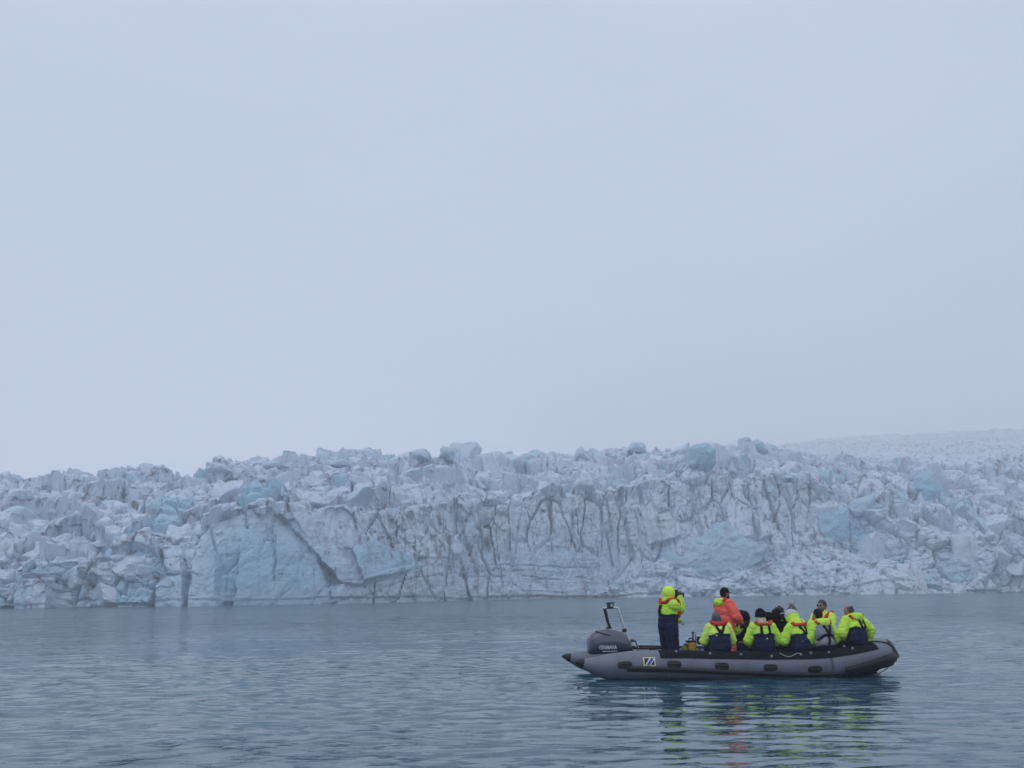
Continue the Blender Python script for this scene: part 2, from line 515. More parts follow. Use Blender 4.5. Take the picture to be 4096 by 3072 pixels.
    for (x0, z0, x1, z1, w_, dp) in ((1.8, 21, -1.2, 2.5, 0.22, 0.8), (-13.2, 21, -9.4, 9.5, 0.7, 2.0), (-6.8, 18, -6.2, 9.0, 1.0, 2.4), (-18.5, 19, -16.6, 9, 0.45, 1.3),
                                     (58.2, 25, 59.6, 13, 0.5, 1.8), (31.0, 24, 33.5, 11, 0.5, 1.7), (26.0, 25, 28.2, 8, 0.55, 1.8), (20.5, 24, 23.5, 7, 0.3, 1.0), (44.6, 21, 45.6, 13.5, 0.6, 1.6),
                                     (64, 26, 66, 16, 0.5, 1.6), (70, 27, 70.8, 15, 0.5, 1.5), (8.5, 21, 9.6, 13, 0.5, 1.5), (14.0, 23, 13.4, 12, 0.3, 1.0), (-24, 20, -22.3, 11, 0.6, 1.4), (38, 25, 39.2, 15, 0.5, 1.3)):
        xc = x0 + (x1 - x0) * (Z - z0) / (z1 - z0) + 0.35 * fbm(Z / 2.5, Z * 0 + x0, 215, 3)
        wv = w_ * (0.6 + 0.8 * vnoise(Z / 1.7, Z * 0 + x0, 216))
        low = low - dp * np.exp(-(np.abs(X - xc) / wv) ** 3) * sstep(z1 - 1.0, z1 + 1.5, Z) * (1 - sstep(z0, z0 + 3, Z))
    low = low + 0.16 * fbm(X / 9, Z / 0.55, 217, 3) * (1 - fw)
    D += low * (1 - slope_w) + d_top * slope_w * (1 - 0.8 * back_w)
    D += (0.24 + 0.16 * (1 - W)) * fbm(X / 1.3, q / 1.3, 100, 4, 0.6)
    # the great leaning slabs, set into the wall: flat sheared faces with a step round their edge
    def sdist(poly):
        d = np.full(X.shape, 1e9); inside = np.zeros(X.shape, bool)
        n_ = len(poly)
        wxx, wzz = X + 0.35 * fbm(X / 1.6, Z / 1.6, 260, 3), Z + 0.35 * fbm(X / 1.6 + 7, Z / 1.6, 261, 3)
        for i_ in range(n_):
            (ax, az), (bx, bz) = poly[i_], poly[(i_ + 1) % n_]
            ex, ez = bx - ax, bz - az
            t_ = np.clip(((wxx - ax) * ex + (wzz - az) * ez) / (ex * ex + ez * ez), 0, 1)
            d = np.minimum(d, np.hypot(wxx - ax - t_ * ex, wzz - az - t_ * ez))
            c_ = ((az > wzz) != (bz > wzz)) & (wxx < (bx - ax) * (wzz - az) / (bz - az + 1e-12) + ax)
            inside ^= c_
        return np.where(inside, d, -d)
    slab_blue = np.zeros(X.shape)
    front = np.zeros((nrow, 1)); front[:NC + 20] = 1
    for pxs, yy, out, tx, tzz, bl in (
        ([(1150, 2066), (1300, 2053), (1372, 2085), (1490, 2152), (1560, 2195), (1640, 2240), (1690, 2274), (1560, 2330), (1440, 2362), (1380, 2345), (1290, 2240)], 200, 2.2, -0.10, -0.10, 0.3),
        ([(1420, 2210), (1500, 2172), (1565, 2197), (1640, 2240), (1695, 2274), (1560, 2326), (1470, 2350)], 203, 2.9, -0.12, -0.14, 0.75),
        ([(945, 2110), (1040, 2090), (1065, 2200), (1075, 2300), (1085, 2440), (935, 2440), (950, 2300)], 184, 1.0, 0.09, -0.02, 0.7),
        ([(1085, 2095), (1160, 2075), (1215, 2170), (1270, 2290), (1300, 2440), (1100, 2440), (1095, 2280)], 188, 1.4, 0.10, -0.03, 0.6),
        ([(2960, 1990), (3010, 2010), (3012, 2150), (2960, 2170), (2900, 2100), (2905, 2010)], 272, 1.4, 0.08, -0.08, 0.0),
        ([(3035, 1960), (3090, 1985), (3100, 2140), (3040, 2160)], 272, 1.2, -0.1, -0.08, 0.0),
        ([(2560, 2010), (2640, 1990), (2720, 2040), (2740, 2150), (2600, 2180)], 262, 1.3, 0.06, -0.06, 0.05),
        ([(1820, 1945), (1930, 1950), (1925, 2005), (1880, 2060), (1825, 2010)], 232, 1.6, 0.1, -0.08, 0.0),
        ([(1700, 2130), (1830, 2130), (1850, 2200), (1800, 2240), (1690, 2235)], 222, 1.1, 0.07, -0.06, 0.0),
        ([(620, 2210), (700, 2190), (720, 2330), (725, 2450), (600, 2450)], 178, 1.5, 0.1, -0.06, 0.2),
        ([(760, 2230), (850, 2215), (865, 2450), (760, 2450)], 180, 1.8, -0.08, -0.05, 0.25),
        ([(20, 2300), (130, 2290), (150, 2460), (5, 2460)], 176, 1.5, 0.06, -0.05, 0.15)):
        pl = [(at(a_, b_, yy).x, at(a_, b_, yy).z) for a_, b_ in pxs]
        cx_, cz_ = sum(p_[0] for p_ in pl) / len(pl), sum(p_[1] for p_ in pl) / len(pl)
        m_ = sstep(-0.12, 0.22, sdist(pl)) * front
        smooth_base = 2.6 * fbm(X / 24, q / 24, 1, 1)
        face = smooth_base + out + tx * (X - cx_) + tzz * (Z - cz_) + 0.30 * fbm(X / 2.2, Z / 2.2, 262, 4, 0.6) + 0.35 * (D - smooth_base)
        D = D * (1 - m_) + face * m_
        slab_blue = np.maximum(slab_blue * (1 - m_), bl * m_)
    Y2 = Y + ny * D
    Z2 = Z + nz * D
    X2 = X + 0.25 * fbm(X / 2, q / 2, 110, 2)
    # --- colour of the ice itself
    blue = 0.75 * (hsh(ca4, cb4, 98) > 0.9) * slope_w + 0.6 * (hsh(ca2, cb2, 99) > 0.88) * (1 - slope_w) * (1 - W)
    def spot(x, z, rx, rz, a):
        return a * np.exp(-(((X - x) / rx) ** 2 + ((Z - z) / rz) ** 2) ** 1.5)
    blue = blue + spot(-44, 6, 9, 9, 0.8) + spot(-34, 3, 6, 6, 0.5) + spot(12, 8, 17, 9, 0.45) + spot(88, 17, 8, 7, 0.7) + spot(-70, 2, 5, 3, 0.4) + spot(72, 3, 3, 4, 0.5)
    blue = np.clip(blue + 0.18 * fbm(X / 9, q / 9, 120, 3), 0, 1)
    blue = np.maximum(blue, slab_blue)
    grit = 0.55 + 0.9 * fbm(X / 16, q / 12, 130, 3)
    grit = grit + 0.25 * W * (1 - slope_w) * (1 - 0.6 * fw) + 0.15 * slope_w + 0.25 * (1 - W) - 0.5 * blue
    grit = grit + 1.1 * spot(-10, 14, 10, 7, 1.0) + 0.7 * spot(-64, 7, 9, 4, 1.0) + 0.6 * spot(-22, 14, 6, 6, 1) + 0.5 * spot(45, 18, 9, 5, 1)
    band = (Z + 1.8 * fbm(X / 16, X * 0 + 3, 140, 3) + 0.12 * X * 0)           # thin ash layers
    for zz, ww in ((5.2, 0.16), (11.5, 0.22), (15.4, 0.14), (19.8, 0.2), (26, 0.25)):
        grit = grit + 2.2 * np.exp(-((band - zz) / ww) ** 2) * (vnoise(X / 5, Z * 0 + zz, 150) > 0.38)
    grit = np.clip(grit, 0, 2.2)
    V = np.stack([X2, Y2, Z2], -1).reshape(-1, 3)
    me = np_mesh(V, grid_quads(NX, nrow), False)
    fattr(me, 'blue', blue); fattr(me, 'grit', grit)
    o = link('glacier', me, ICE)
    tag(o, 'long broken blue-white glacier front rising from the lagoon', 'glacier', 'structure')
    G.o, G.X, G.Y, G.Z, G.NC, G.NS, G.W = o, X2, Y2, Z2, NC, NS, wall
    G.xs = xs
    G.bvh = None
    return o
make_glacier()

def make_upper_slope():
    """the ice that climbs away behind the front on the right"""
    nx, ny = 420, 280
    xs = np.linspace(10, 560, nx); ys = np.linspace(362, 1050, ny)
    X, Y = np.meshgrid(xs, ys)
    px = X / Y
    rise = np.interp(px, [0.0, 0.10, 0.21, 0.28, 0.36, 0.46, 0.6], [0.096, 0.110, 0.1275, 0.1335, 0.1375, 0.1425, 0.146])
    s = (Y - 362) / 688
    Z = Y * rise * (0.80 + 0.20 * (1 - (1 - s) ** 1.6)) * np.where(px < 0.2, 0.985, 1.0)
    wx, wy = X + 4 * fbm(X / 18, Y / 18, 200, 2), Y + 4 * fbm(X / 18 + 5, Y / 18, 201, 2)
    f1, f2, dx, dy, ca, cb = voronoi(wx / 13, wy / 22, 202)
    Z = Z + 4.2 * (hsh(ca, cb, 203) - 0.5) + 4 * (hsh(ca, cb, 204) - 0.5) * dx - 2.5 * np.exp(-((f2 - f1) / 0.15) ** 2)
    f1, f2, dx, dy, ca, cb = voronoi(wx / 6, wy / 9, 205)
    Z = Z + 0.9 * (hsh(ca, cb, 206) - 0.5) - 0.5 * np.exp(-((f2 - f1) / 0.15) ** 2)
    Z = Z + 3 * fbm(X / 40, Y / 40, 207, 3) - 26 * (1 - sstep(362, 400, Y))
    me = np_mesh(np.stack([X, Y, Z], -1).reshape(-1, 3), grid_quads(nx, ny))
    fattr(me, 'blue', 0.1 * np.ones(X.size)); fattr(me, 'grit', np.clip(1.3 + 1.6 * fbm(X / 30, Y / 30, 208, 3), 0, 2.2))
    o = link('glacier_upper_slope', me, ICE)
    tag(o, 'pale crevassed upper ice slope fading into the mist behind the glacier front', 'glacier', 'structure')
make_upper_slope()

def chunk_mesh(seed, sub=3, planes=11, flat=(1, 1, 1), rough=0.03):
    r = random.Random(seed)
    bm = bmesh.new()
    bmesh.ops.create_icosphere(bm, subdivisions=sub, radius=1.0)
    P = []
    for ax in ((1, 0, 0), (-1, 0, 0), (0, 1, 0), (0, -1, 0), (0, 0, 1), (0, 0, -1)):
        v = (Vector(ax) + Vector((r.gauss(0, 0.28), r.gauss(0, 0.28), r.gauss(0, 0.28)))).normalized()
        P.append((v, r.uniform(0.6, 0.95)))
    for i in range(planes - 6):
        v = Vector((r.gauss(0, 1), r.gauss(0, 1), r.gauss(0, 1))).normalized()
        P.append((v, r.uniform(0.65, 0.95)))
    off = Vector((seed * 3.1, seed * 1.7, 0))
    for v in bm.verts:
        d = v.co.normalized()
        rad = 1.6
        for n_, k in P:
            c = n_.dot(d)
            if c > 0.05:
                rad = min(rad, k / c)
        rad += rough * 2 * mnoise.noise(d * 2.5 + off) + rough * mnoise.noise(d * 7 + off)
        v.co = Vector((d.x * rad * flat[0], d.y * rad * flat[1], d.z * rad * flat[2]))
    me = bpy.data.meshes.new('chunk')
    bm.to_mesh(me); bm.free()
    return me

def glacier_point(i, j):
    return Vector((G.X[j, i], G.Y[j, i], G.Z[j, i]))

def outline_slab(name, pts, depth, m, blue, grit, label=None, res=46, bulge=0.4, seed=1):
    """a solid ice mass: front outline (x, z) pairs in metres, y given per outline point, thickened away from the viewer"""
    pts = [Vector(p) for p in pts]
    cx = sum((p for p in pts), Vector()) / len(pts)
    # dense outline
    out = []
    for a, b in zip(pts, pts[1:] + pts[:1]):
        k = max(2, int((b - a).length / 0.4))
        for i in range(k):
            p = a.lerp(b, i / k)
            w = 0.45
            p += Vector((w * mnoise.noise(p * 0.9 + Vector((seed, 0, 0))), 0, w * mnoise.noise(p * 0.9 + Vector((0, seed, 5)))))
            out.append(p)
    nr, no = 26, len(out)
    V, fcs = [], []
    for r_ in range(nr + 1):
        t = r_ / nr
        for p in out:
            c = cx.lerp(p, 1 - (1 - t) ** 1.0)
            c = cx + (p - cx) * t
            y = c.y - bulge * (1 - t ** 3) * 2.0 + 0.9 * abs(mnoise.noise(c * 0.33 + Vector((0, 0, seed)))) + 0.25 * mnoise.noise(c * 1.1) + 0.12 * mnoise.noise(c * 2.7)
            V.append((c.x, y, c.z))
    for r_ in range(nr):
        for i in range(no):
            j = (i + 1) % no
            fcs.append((r_ * no + i, r_ * no + j, (r_ + 1) * no + j, (r_ + 1) * no + i))
    base = nr * no
    n0 = len(V)
    for k in range(1, 5):
        t = k / 4
        for p in out:
            c = cx + (p - cx) * (1 + 0.10 * t)
            V.append((c.x + 0.2 * mnoise.noise(Vector((c.x, k, c.z))), p.y + depth * t, c.z + 0.2 * mnoise.noise(Vector((k, c.x, c.z)))))
    for k in range(4):
        a0 = base if k == 0 else n0 + (k - 1) * no
        b0 = n0 + k * no
        for i in range(no):
            j = (i + 1) % no
            fcs.append((a0 + i, a0 + j, b0 + j, b0 + i))
    fcs.append(tuple(range(n0 + 3 * no, n0 + 4 * no))[::-1])
    me = mesh(V, fcs, True)
    bm = bmesh.new(); bm.from_mesh(me)
    bmesh.ops.recalc_face_normals(bm, faces=bm.faces)
    bm.to_mesh(me); bm.free()
    Va = np.array(V)
    fattr(me, 'blue', np.clip(blue + 0.25 * fbm(Va[:, 0] / 3, Va[:, 2] / 3, seed, 2), 0, 1))
    fattr(me, 'grit', np.full(len(V), grit))
    o = link(name, me, m, G.o)
    if label: o['label'] = label
    return o

def glacier_features():
    bvh = BVHTree.FromPolygons([tuple(v) for v in zip(G.X[::3, ::3].ravel(), G.Y[::3, ::3].ravel(), G.Z[::3, ::3].ravel())],
                               [tuple(q) for q in grid_quads(G.X[::3, ::3].shape[1], G.X[::3, ::3].shape[0]).tolist()])
    def depth(px, py):
        d = (CAM_M.to_3x3() @ Vector(((px - 2048) / F, -(py - 1536) / F, -1))).normalized()
        h = bvh.ray_cast(Vector((0, 0, CAM_H)), d)
        return h[0].y if h[0] is not None else None
    G.depth = depth
    def poly(pxs, dy, tilt=0.0):
        ys = [depth(*p) for p in pxs]
        ys = [y for y in ys if y]
        y0 = sorted(ys)[len(ys) // 3]
        zmin = max(p[1] for p in pxs)
        return [at(p[0], p[1], y0 - dy + tilt * (zmin - p[1]) / 100.0) for p in pxs]
    outline_slab('ice_wedge', poly([(2640, 2212), (2668, 2182), (2722, 2165), (2808, 2150), (2858, 2102), (2890, 2090), (2942, 2108), (2985, 2152), (3072, 2176), (3052, 2240), (2972, 2290), (2900, 2310), (2820, 2300), (2740, 2280), (2660, 2260)], 2.6, 2.0),
                 6, ICE, 0.7, 0.12, 'pale blue peaked ice wedge lying before the wall', seed=5, bulge=0.5)
    outline_slab('ice_block', poly([(3270, 2060), (3320, 2042), (3392, 2030), (3396, 2110), (3380, 2160), (3330, 2165), (3285, 2130)], 1.6, 2.0),
                 5, ICE, 1.0, 0.1, 'deep blue squared ice block', seed=6)
    outline_slab('ice_block', poly([(3395, 2030), (3440, 1995), (3500, 1972), (3505, 2010), (3470, 2050), (3420, 2065)], 1.6, 2.0),
                 5, ICE, 0.75, 0.05, 'curved pale blue ice block', seed=8)
    outline_slab('ice_block', poly([(3680, 1960), (3685, 1905), (3715, 1883), (3742, 1895), (3760, 1950), (3740, 2000), (3700, 2005)], 1.5, 2.0),
                 6, ICE, 0.95, 0.0, 'rounded turquoise ice dome', seed=9, bulge=0.8)
    outline_slab('ice_block', poly([(3840, 2010), (3880, 2025), (3915, 2060), (3925, 2110), (3890, 2140), (3850, 2120)], 1.5, 2.0),
                 5, ICE, 0.7, 0.05, seed=10, bulge=0.6)
    # skyline blocks
    for k, (pts, bl) in enumerate([
        ([(1757, 1835), (1756, 1795), (1772, 1782), (1800, 1784), (1813, 1800), (1812, 1840)], 0.6),
        ([(2758, 1860), (2762, 1795), (2790, 1775), (2830, 1772), (2862, 1795), (2866, 1850), (2830, 1880)], 0.85),
        ([(2995, 1800), (3010, 1770), (3030, 1754), (3052, 1768), (3078, 1800)], 0.6),
        ([(2515, 1800), (2525, 1772), (2550, 1762), (2578, 1768), (2590, 1800)], 0.3),
        ([(820, 1885), (822, 1848), (870, 1850), (935, 1862), (940, 1890)], 0.2),
        ([(1048, 1870), (1055, 1842), (1095, 1840), (1120, 1855), (1190, 1850), (1200, 1875)], 0.25),
        ([(1290, 1865), (1292, 1838), (1390, 1838), (1394, 1865)], 0.25),
        ([(2300, 1830), (2310, 1795), (2325, 1786), (2345, 1810), (2350, 1835)], 0.3),
        ([(2360, 1830), (2368, 1800), (2390, 1796), (2400, 1830)], 0.3),
        ([(1640, 1830), (1645, 1805), (1690, 1800), (1710, 1812), (1712, 1835)], 0.2)]):
        y0 = None
        for dy in (0, 15, 30, 45, 60):
            y0 = depth(sum(p[0] for p in pts) / len(pts), max(p[1] for p in pts) + dy)
            if y0: break
        outline_slab('ice_block', [at(p[0], p[1] + (6 if p[1] == max(q[1] for q in pts) else 0), (y0 or 330) - 1) for p in pts], 5, ICE, bl, 0.15, seed=20 + k, bulge=0.8)
glacier_features()

def scatter_blocks():
    r = random.Random(31)
    variants = [chunk_mesh(100 + k, 4, 9 + k % 5, rough=0.016) for k in range(22)]
    for v in variants: v.materials.append(ICE_B)
    placed = 0
    while placed < 200:
        sky = placed >= 150
        px = r.uniform(-20, 4110) if not sky else r.uniform(-20, 3300)
        top = float(np.interp(px, [0, 800, 1650, 2500, 3000, 4096], [1915, 1875, 1830, 1795, 1815, 1930]))
        bot = float(np.interp(px, [0, 700, 1000, 1500, 2300, 3000, 3300, 3600, 4096], [2400, 2380, 2060, 2020, 1960, 1900, 2200, 2360, 2360]))
        py = top + (bot - top) * r.random() ** 1.25
        if sky: py = top + r.uniform(-12, 34)
        y = G.depth(px, py)
        if y is None or y > G.Y[G.NC + G.NS - 4].max() - 8: continue
        p = at(px, py, y)
        s = y / 1098.0 * r.choice((6, 7, 8, 10, 12, 15)) * r.uniform(0.8, 1.2)
        if sky: s = y / 1098.0 * r.uniform(3.5, 6)
        v = r.choice(variants)
        o = bpy.data.objects.new('ice_block', v)
        COL.objects.link(o)
        o.parent = G.o
        up = r.uniform(0.5, 1.1) if px < 1500 else r.uniform(0.75, 1.5)
        wide = r.uniform(1.0, 2.0) if px < 1500 else r.uniform(0.75, 1.25)
        o.scale = (s * wide, s * r.uniform(0.8, 1.3), s * up)
        o.rotation_euler = (r.uniform(-0.35, 0.35), r.uniform(-0.35, 0.35), r.uniform(0, 6.28))
        o.location = p + Vector((0, s * 0.55, -s * (0.1 if sky else 0.45)))
        placed += 1
    # the small brash that cannot be picked apart
    small = []
    for k in range(10):
        me = chunk_mesh(300 + k, 2, 9)
        co = np.empty(len(me.vertices) * 3, dtype=np.float32); me.vertices.foreach_get('co', co)
        fc = np.array([list(p.vertices) for p in me.polygons])
        small.append((co.reshape(-1, 3), fc))
        bpy.data.meshes.remove(me)
    VV, FF, BB, GG, n = [], [], [], [], 0
    cnt = 0
    while cnt < 800:
        if r.random() < 0.6:
            px = r.uniform(2380, 3450)
            py = r.uniform(float(np.interp(px, [2380, 2640, 3050, 3300, 4100], [2380, 2240, 2180, 2150, 2050])), 2372)
        else:
            px = r.uniform(-10, 4100)
            top = float(np.interp(px, [0, 800, 1650, 2500, 3000, 4096], [1910, 1870, 1825, 1790, 1810, 1880]))
            bot = float(np.interp(px, [0, 700, 1000, 1500, 2300, 3000, 3300, 4096], [2400, 2390, 2070, 2040, 1980, 1930, 2250, 2360]))
            py = r.uniform(top, bot)
        y = G.depth(px, py)
        if y is None or y > 420: continue
        p = at(px, py, y)
        s = y / 1098.0 * r.uniform(1.2, 4.5)
        co, fc = r.choice(small)
        M = Matrix.Rotation(r.uniform(0, 6.28), 3, 'Z') @ Matrix.Rotation(r.uniform(-0.5, 0.5), 3, 'X')
        c = (co * np.array([s * r.uniform(0.8, 1.6), s, s * r.uniform(0.6, 1.2)])) @ np.array(M).T + np.array(p + Vector((0, s * 0.3, -s * 0.1)))
        VV.append(c); FF.append(fc + n); n += len(c)
        BB.append(np.full(len(c), max(0, r.gauss(0.15, 0.25)))); GG.append(np.full(len(c), max(0, r.gauss(0.5, 0.4))))
        cnt += 1
    me = np_mesh(np.concatenate(VV), np.concatenate(FF), False)
    fattr(me, 'blue', np.clip(np.concatenate(BB), 0, 1)); fattr(me, 'grit', np.concatenate(GG))
    o = link('ice_rubble', me, ICE, G.o)
    o['kind'] = 'stuff'
scatter_blocks()

# ------------------------------------------------------------------ haze
def make_haze():
    bm = bmesh.new()
    bmesh.ops.create_cube(bm, size=1.0)
    me = bpy.data.meshes.new('haze')
    for v in bm.verts:
        v.co = Vector(((-470, 640)[v.co.x > 0], (-80, 1090)[v.co.y > 0], (-4, 170)[v.co.z > 0]))
    bm.to_mesh(me); bm.free()
    m = bpy.data.materials.new('thin_mist')
    m.use_nodes = True
    n, l = m.node_tree.nodes, m.node_tree.links
    n.clear()
    out = n.new('ShaderNodeOutputMaterial')
    vol = n.new('ShaderNodeVolumePrincipled')
    vol.inputs['Color'].default_value = (0.97, 0.975, 0.985, 1)
    vol.inputs['Density'].default_value = HAZE
    vol.inputs['Anisotropy'].default_value = 0.0
    l.new(vol.outputs['Volume'], out.inputs['Volume'])
    o = link('haze', me, m)
    tag(o, 'thin cold mist hanging over the lagoon and glacier', 'haze', 'stuff')
HAZE = 0.0013
make_haze()

# ------------------------------------------------------------------ shape helpers
def tube_pts(path, rad, seg=10, flat=None, closed_ends=True):
    """sweep a circle (or ellipse: flat = vertical scale) along a list of points; returns verts, faces"""
    path = [Vector(p) for p in path]
    n = len(path)
    rr = rad if callable(rad) else (lambda i: rad)
    V, Fc = [], []
    for i, p in enumerate(path):
        t = (path[min(i + 1, n - 1)] - path[max(i - 1, 0)]).normalized()
        up = Vector((0, 0, 1))
        if abs(t.z) > 0.95: up = Vector((0, 1, 0))
        s = t.cross(up).normalized()
        u = s.cross(t).normalized()
        r_ = rr(i)
        for k in range(seg):
            a = 2 * math.pi * k / seg
            V.append(p + s * (math.cos(a) * r_) + u * (math.sin(a) * r_ * (flat or 1)))
    for i in range(n - 1):
        for k in range(seg):
            k2 = (k + 1) % seg
            Fc.append((i * seg + k, i * seg + k2, (i + 1) * seg + k2, (i + 1) * seg + k))
    if closed_ends:
        Fc.append(tuple(range(seg)))
        Fc.append(tuple(range((n - 1) * seg, n * seg))[::-1])
    return V, Fc

def fixn(me):
    bm = bmesh.new(); bm.from_mesh(me)
    bmesh.ops.recalc_face_normals(bm, faces=bm.faces)
    bm.to_mesh(me); bm.free()
    return me

def tube(name, path, rad, m, parent, seg=10, flat=None):
    V, Fc = tube_pts(path, rad, seg, flat)
    return link(name, fixn(mesh(V, Fc)), m, parent)

def spline(pts, k=8):
    """Catmull-Rom through the points"""
    pts = [Vector(p) for p in pts]
    P = [pts[0]] + pts + [pts[-1]]
    out = []
    for i in range(1, len(P) - 2):
        for j in range(k):
            t = j / k
            a, b, c, d = P[i - 1], P[i], P[i + 1], P[i + 2]
            out.append(0.5 * ((2 * b) + (c - a) * t + (2 * a - 5 * b + 4 * c - d) * t * t + (3 * b - a - 3 * c + d) * t ** 3))
    out.append(pts[-1])
    return out

def box_mesh(sx, sy, sz, bev=0.01, seg=2):
    bm = bmesh.new()
    bmesh.ops.create_cube(bm, size=1.0)
    for v in bm.verts: v.co = Vector((v.co.x * sx, v.co.y * sy, v.co.z * sz))
    if bev > 0:
        bmesh.ops.bevel(bm, geom=bm.edges[:], offset=bev, segments=seg, affect='EDGES', profile=0.5)
    me = bpy.data.meshes.new('box')
    bm.to_mesh(me); bm.free()
    me.polygons.foreach_set('use_smooth', [False] * len(me.polygons))
    return me

def box(name, c, size, m, parent, bev=0.01, rot=(0, 0, 0)):
    o = link(name, box_mesh(*size, bev), m, parent)
    o.location = c
    o.rotation_euler = rot
    return o

def text_mesh(txt, size, extrude=0.001, bold=0.0, align='CENTER'):
    cu = bpy.data.curves.new('lettering', 'FONT')
    cu.body = txt; cu.size = size; cu.extrude = extrude; cu.offset = bold
    cu.align_x = align; cu.align_y = 'CENTER'
    o = bpy.data.objects.new('lettering', cu)
    COL.objects.link(o)
    bpy.context.view_layer.update()
    me = bpy.data.meshes.new_from_object(o.evaluated_get(bpy.context.evaluated_depsgraph_get()))
    bpy.data.objects.remove(o)
    bpy.data.curves.remove(cu)
    return me

# ------------------------------------------------------------------ boat
BYAW = R(5.0)
BM = Matrix.Translation((4.74, 23.2, 0)) @ Matrix.Rotation(BYAW, 4, 'Z')
BMI = BM.inverted()
def L(px, py, ly):
    """photograph pixel -> point in the boat's own frame, on the plane y = ly"""
    o = BMI @ Vector((0, 0, CAM_H))
    d = BMI.to_3x3() @ (CAM_M.to_3x3() @ Vector(((px - 2048) / F, -(py - 1536) / F, -1)))
    t = (ly - o.y) / d.y
    return o + d * t

M_TUBE = mat('grey_hypalon', (0.15, 0.166, 0.20), 0.5, noise_amt=0.12, scale=3, bump=0.15, bump_scale=6, spec=0.4)
M_BLACK = mat('black_rubber', (0.007, 0.0075, 0.010), 0.55, noise_amt=0.2, scale=9)
M_PAD = mat('black_non_slip', (0.006, 0.007, 0.012), 0.85, noise_amt=0.25, scale=30, bump=0.3, bump_scale=160, spec=0.15)
M_HULL = mat('dark_hull', (0.03, 0.035, 0.045), 0.35)
M_ALU = mat('brushed_aluminium', (0.62, 0.63, 0.65), 0.35, metal=0.85, noise_amt=0.05)
M_COWL = mat('blue_grey_cowling', (0.045, 0.052, 0.078), 0.32, noise_amt=0.06, scale=4, coat=0.3)
M_COWL2 = mat('grey_cowling_top', (0.085, 0.095, 0.125), 0.35, noise_amt=0.06, scale=4, coat=0.3)
M_WHITE = mat('white_lettering', (0.72, 0.74, 0.76), 0.5, noise_amt=0.04)
M_CREAM = mat('cream_sticker', (0.74, 0.70, 0.36), 0.5, noise_amt=0.06)
M_NAVYP = mat('navy_print', (0.010, 0.018, 0.05), 0.5, noise_amt=0.06)
M_BLUEP = mat('blue_print', (0.03, 0.07, 0.36), 0.5, noise_amt=0.06)
M_ROPE = mat('pale_rope', (0.34, 0.335, 0.31), 0.9, noise_amt=0.2, scale=60)
M_YELLOW = mat('amber_plastic', (0.55, 0.30, 0.02), 0.45, noise_amt=0.15, scale=10)
M_LENS = mat('lens_glass', (0.35, 0.38, 0.42), 0.1, noise_amt=0.1)

TX = [-3.62, -3.46, -3.30, -3.05, -2.6, -2.1, -1.5, -0.8, 0.0, 0.8, 1.3, 1.8, 2.4, 2.7, 2.95]
TZ = [0.385, 0.345, 0.31, 0.285, 0.295, 0.297, 0.285, 0.262, 0.24, 0.23, 0.245, 0.305, 0.405, 0.435, 0.44]
TR = [0.05, 0.115, 0.175, 0.245, 0.282, 0.285, 0.282, 0.278, 0.275, 0.275, 0.275, 0.275, 0.272, 0.268, 0.265]
BEAM = 0.96
BOW_A = 1.50
def tube_c(u):
    """centre line of the starboard tube; u = distance from the stern tip along it (m), bow apex at the end"""
    return u
def half_path(n=120):
    out = []
    for i in range(n + 1):
        s = i / n
        if s < 0.72:
            x = -3.62 + (1.30 + 3.70) * s / 0.72; y = -BEAM
        else:
            th = (s - 0.72) / 0.28 * math.pi / 2
            x = 1.30 + BOW_A * math.sin(th); y = -BEAM * max(0.0, math.cos(th)) ** 0.85
        out.append((x, y))
    return out
HP = half_path()
def tz(x): return float(np.interp(x, TX, TZ))
def tr(x): return float(np.interp(x, TX, TR))
HPC = [Vector((x, y, tz(x))) for x, y in HP]

def tube_surface(x, ang, out=0.0, side=-1):
    """point on the outside of the tube at station x; ang measured up from straight outboard"""
    if x <= 1.30:
        c = Vector((x, -BEAM, tz(x))); nrm = Vector((0, -1, 0))
    else:
        th = math.asin(min(1, (x - 1.30) / BOW_A))
        c = Vector((x, -BEAM * max(0.0, math.cos(th)) ** 0.85, tz(x)))
        e = 0.004
        th2 = min(math.pi / 2, th + e); th1 = th - e
        t = Vector((BOW_A * (math.sin(th2) - math.sin(th1)), -BEAM * (max(0, math.cos(th2)) ** 0.85 - max(0, math.cos(th1)) ** 0.85), 0)).normalized()
        nrm = Vector((t.y, -t.x, 0))
    r_ = tr(x) + out
    p = c + nrm * (math.cos(ang) * r_) + Vector((0, 0, math.sin(ang) * r_))
    nn = nrm * math.cos(ang) + Vector((0, 0, math.sin(ang)))
    if side > 0:
        p = Vector((p.x, -p.y, p.z)); nn = Vector((nn.x, -nn.y, nn.z))
    return p, nn

def strip(xs, a0, a1, prof, side=-1):
    """a moulded strip along the tube between angles a0, a1 with a bulge profile prof(t) in metres"""
    V, Fc = [], []
    K = 9
    for i, x in enumerate(xs):
        for k in range(K):
            t = k / (K - 1)
            f0 = a0(x) if callable(a0) else a0
            f1 = a1(x) if callable(a1) else a1
            p, _ = tube_surface(x, f0 + (f1 - f0) * t, prof(t), side)
            V.append(p)
    for i in range(len(xs) - 1):
        for k in range(K - 1):
            q = i * K + k
            Fc.append((q, q + 1, q + K + 1, q + K))
    Fc.append(tuple(range(K))); Fc.append(tuple(range((len(xs) - 1) * K, len(xs) * K))[::-1])
    return fixn(mesh(V, Fc))

def xrange_(a, b, n): return [a + (b - a) * i / (n - 1) for i in range(n)]
def xbow(a, n):
    # stations bunched towards the bow apex
    th0 = math.asin((a - 1.30) / BOW_A)
    return [1.30 + BOW_A * math.sin(th0 + (math.pi / 2 - 0.0005 - th0) * i / (n - 1)) for i in range(n)]

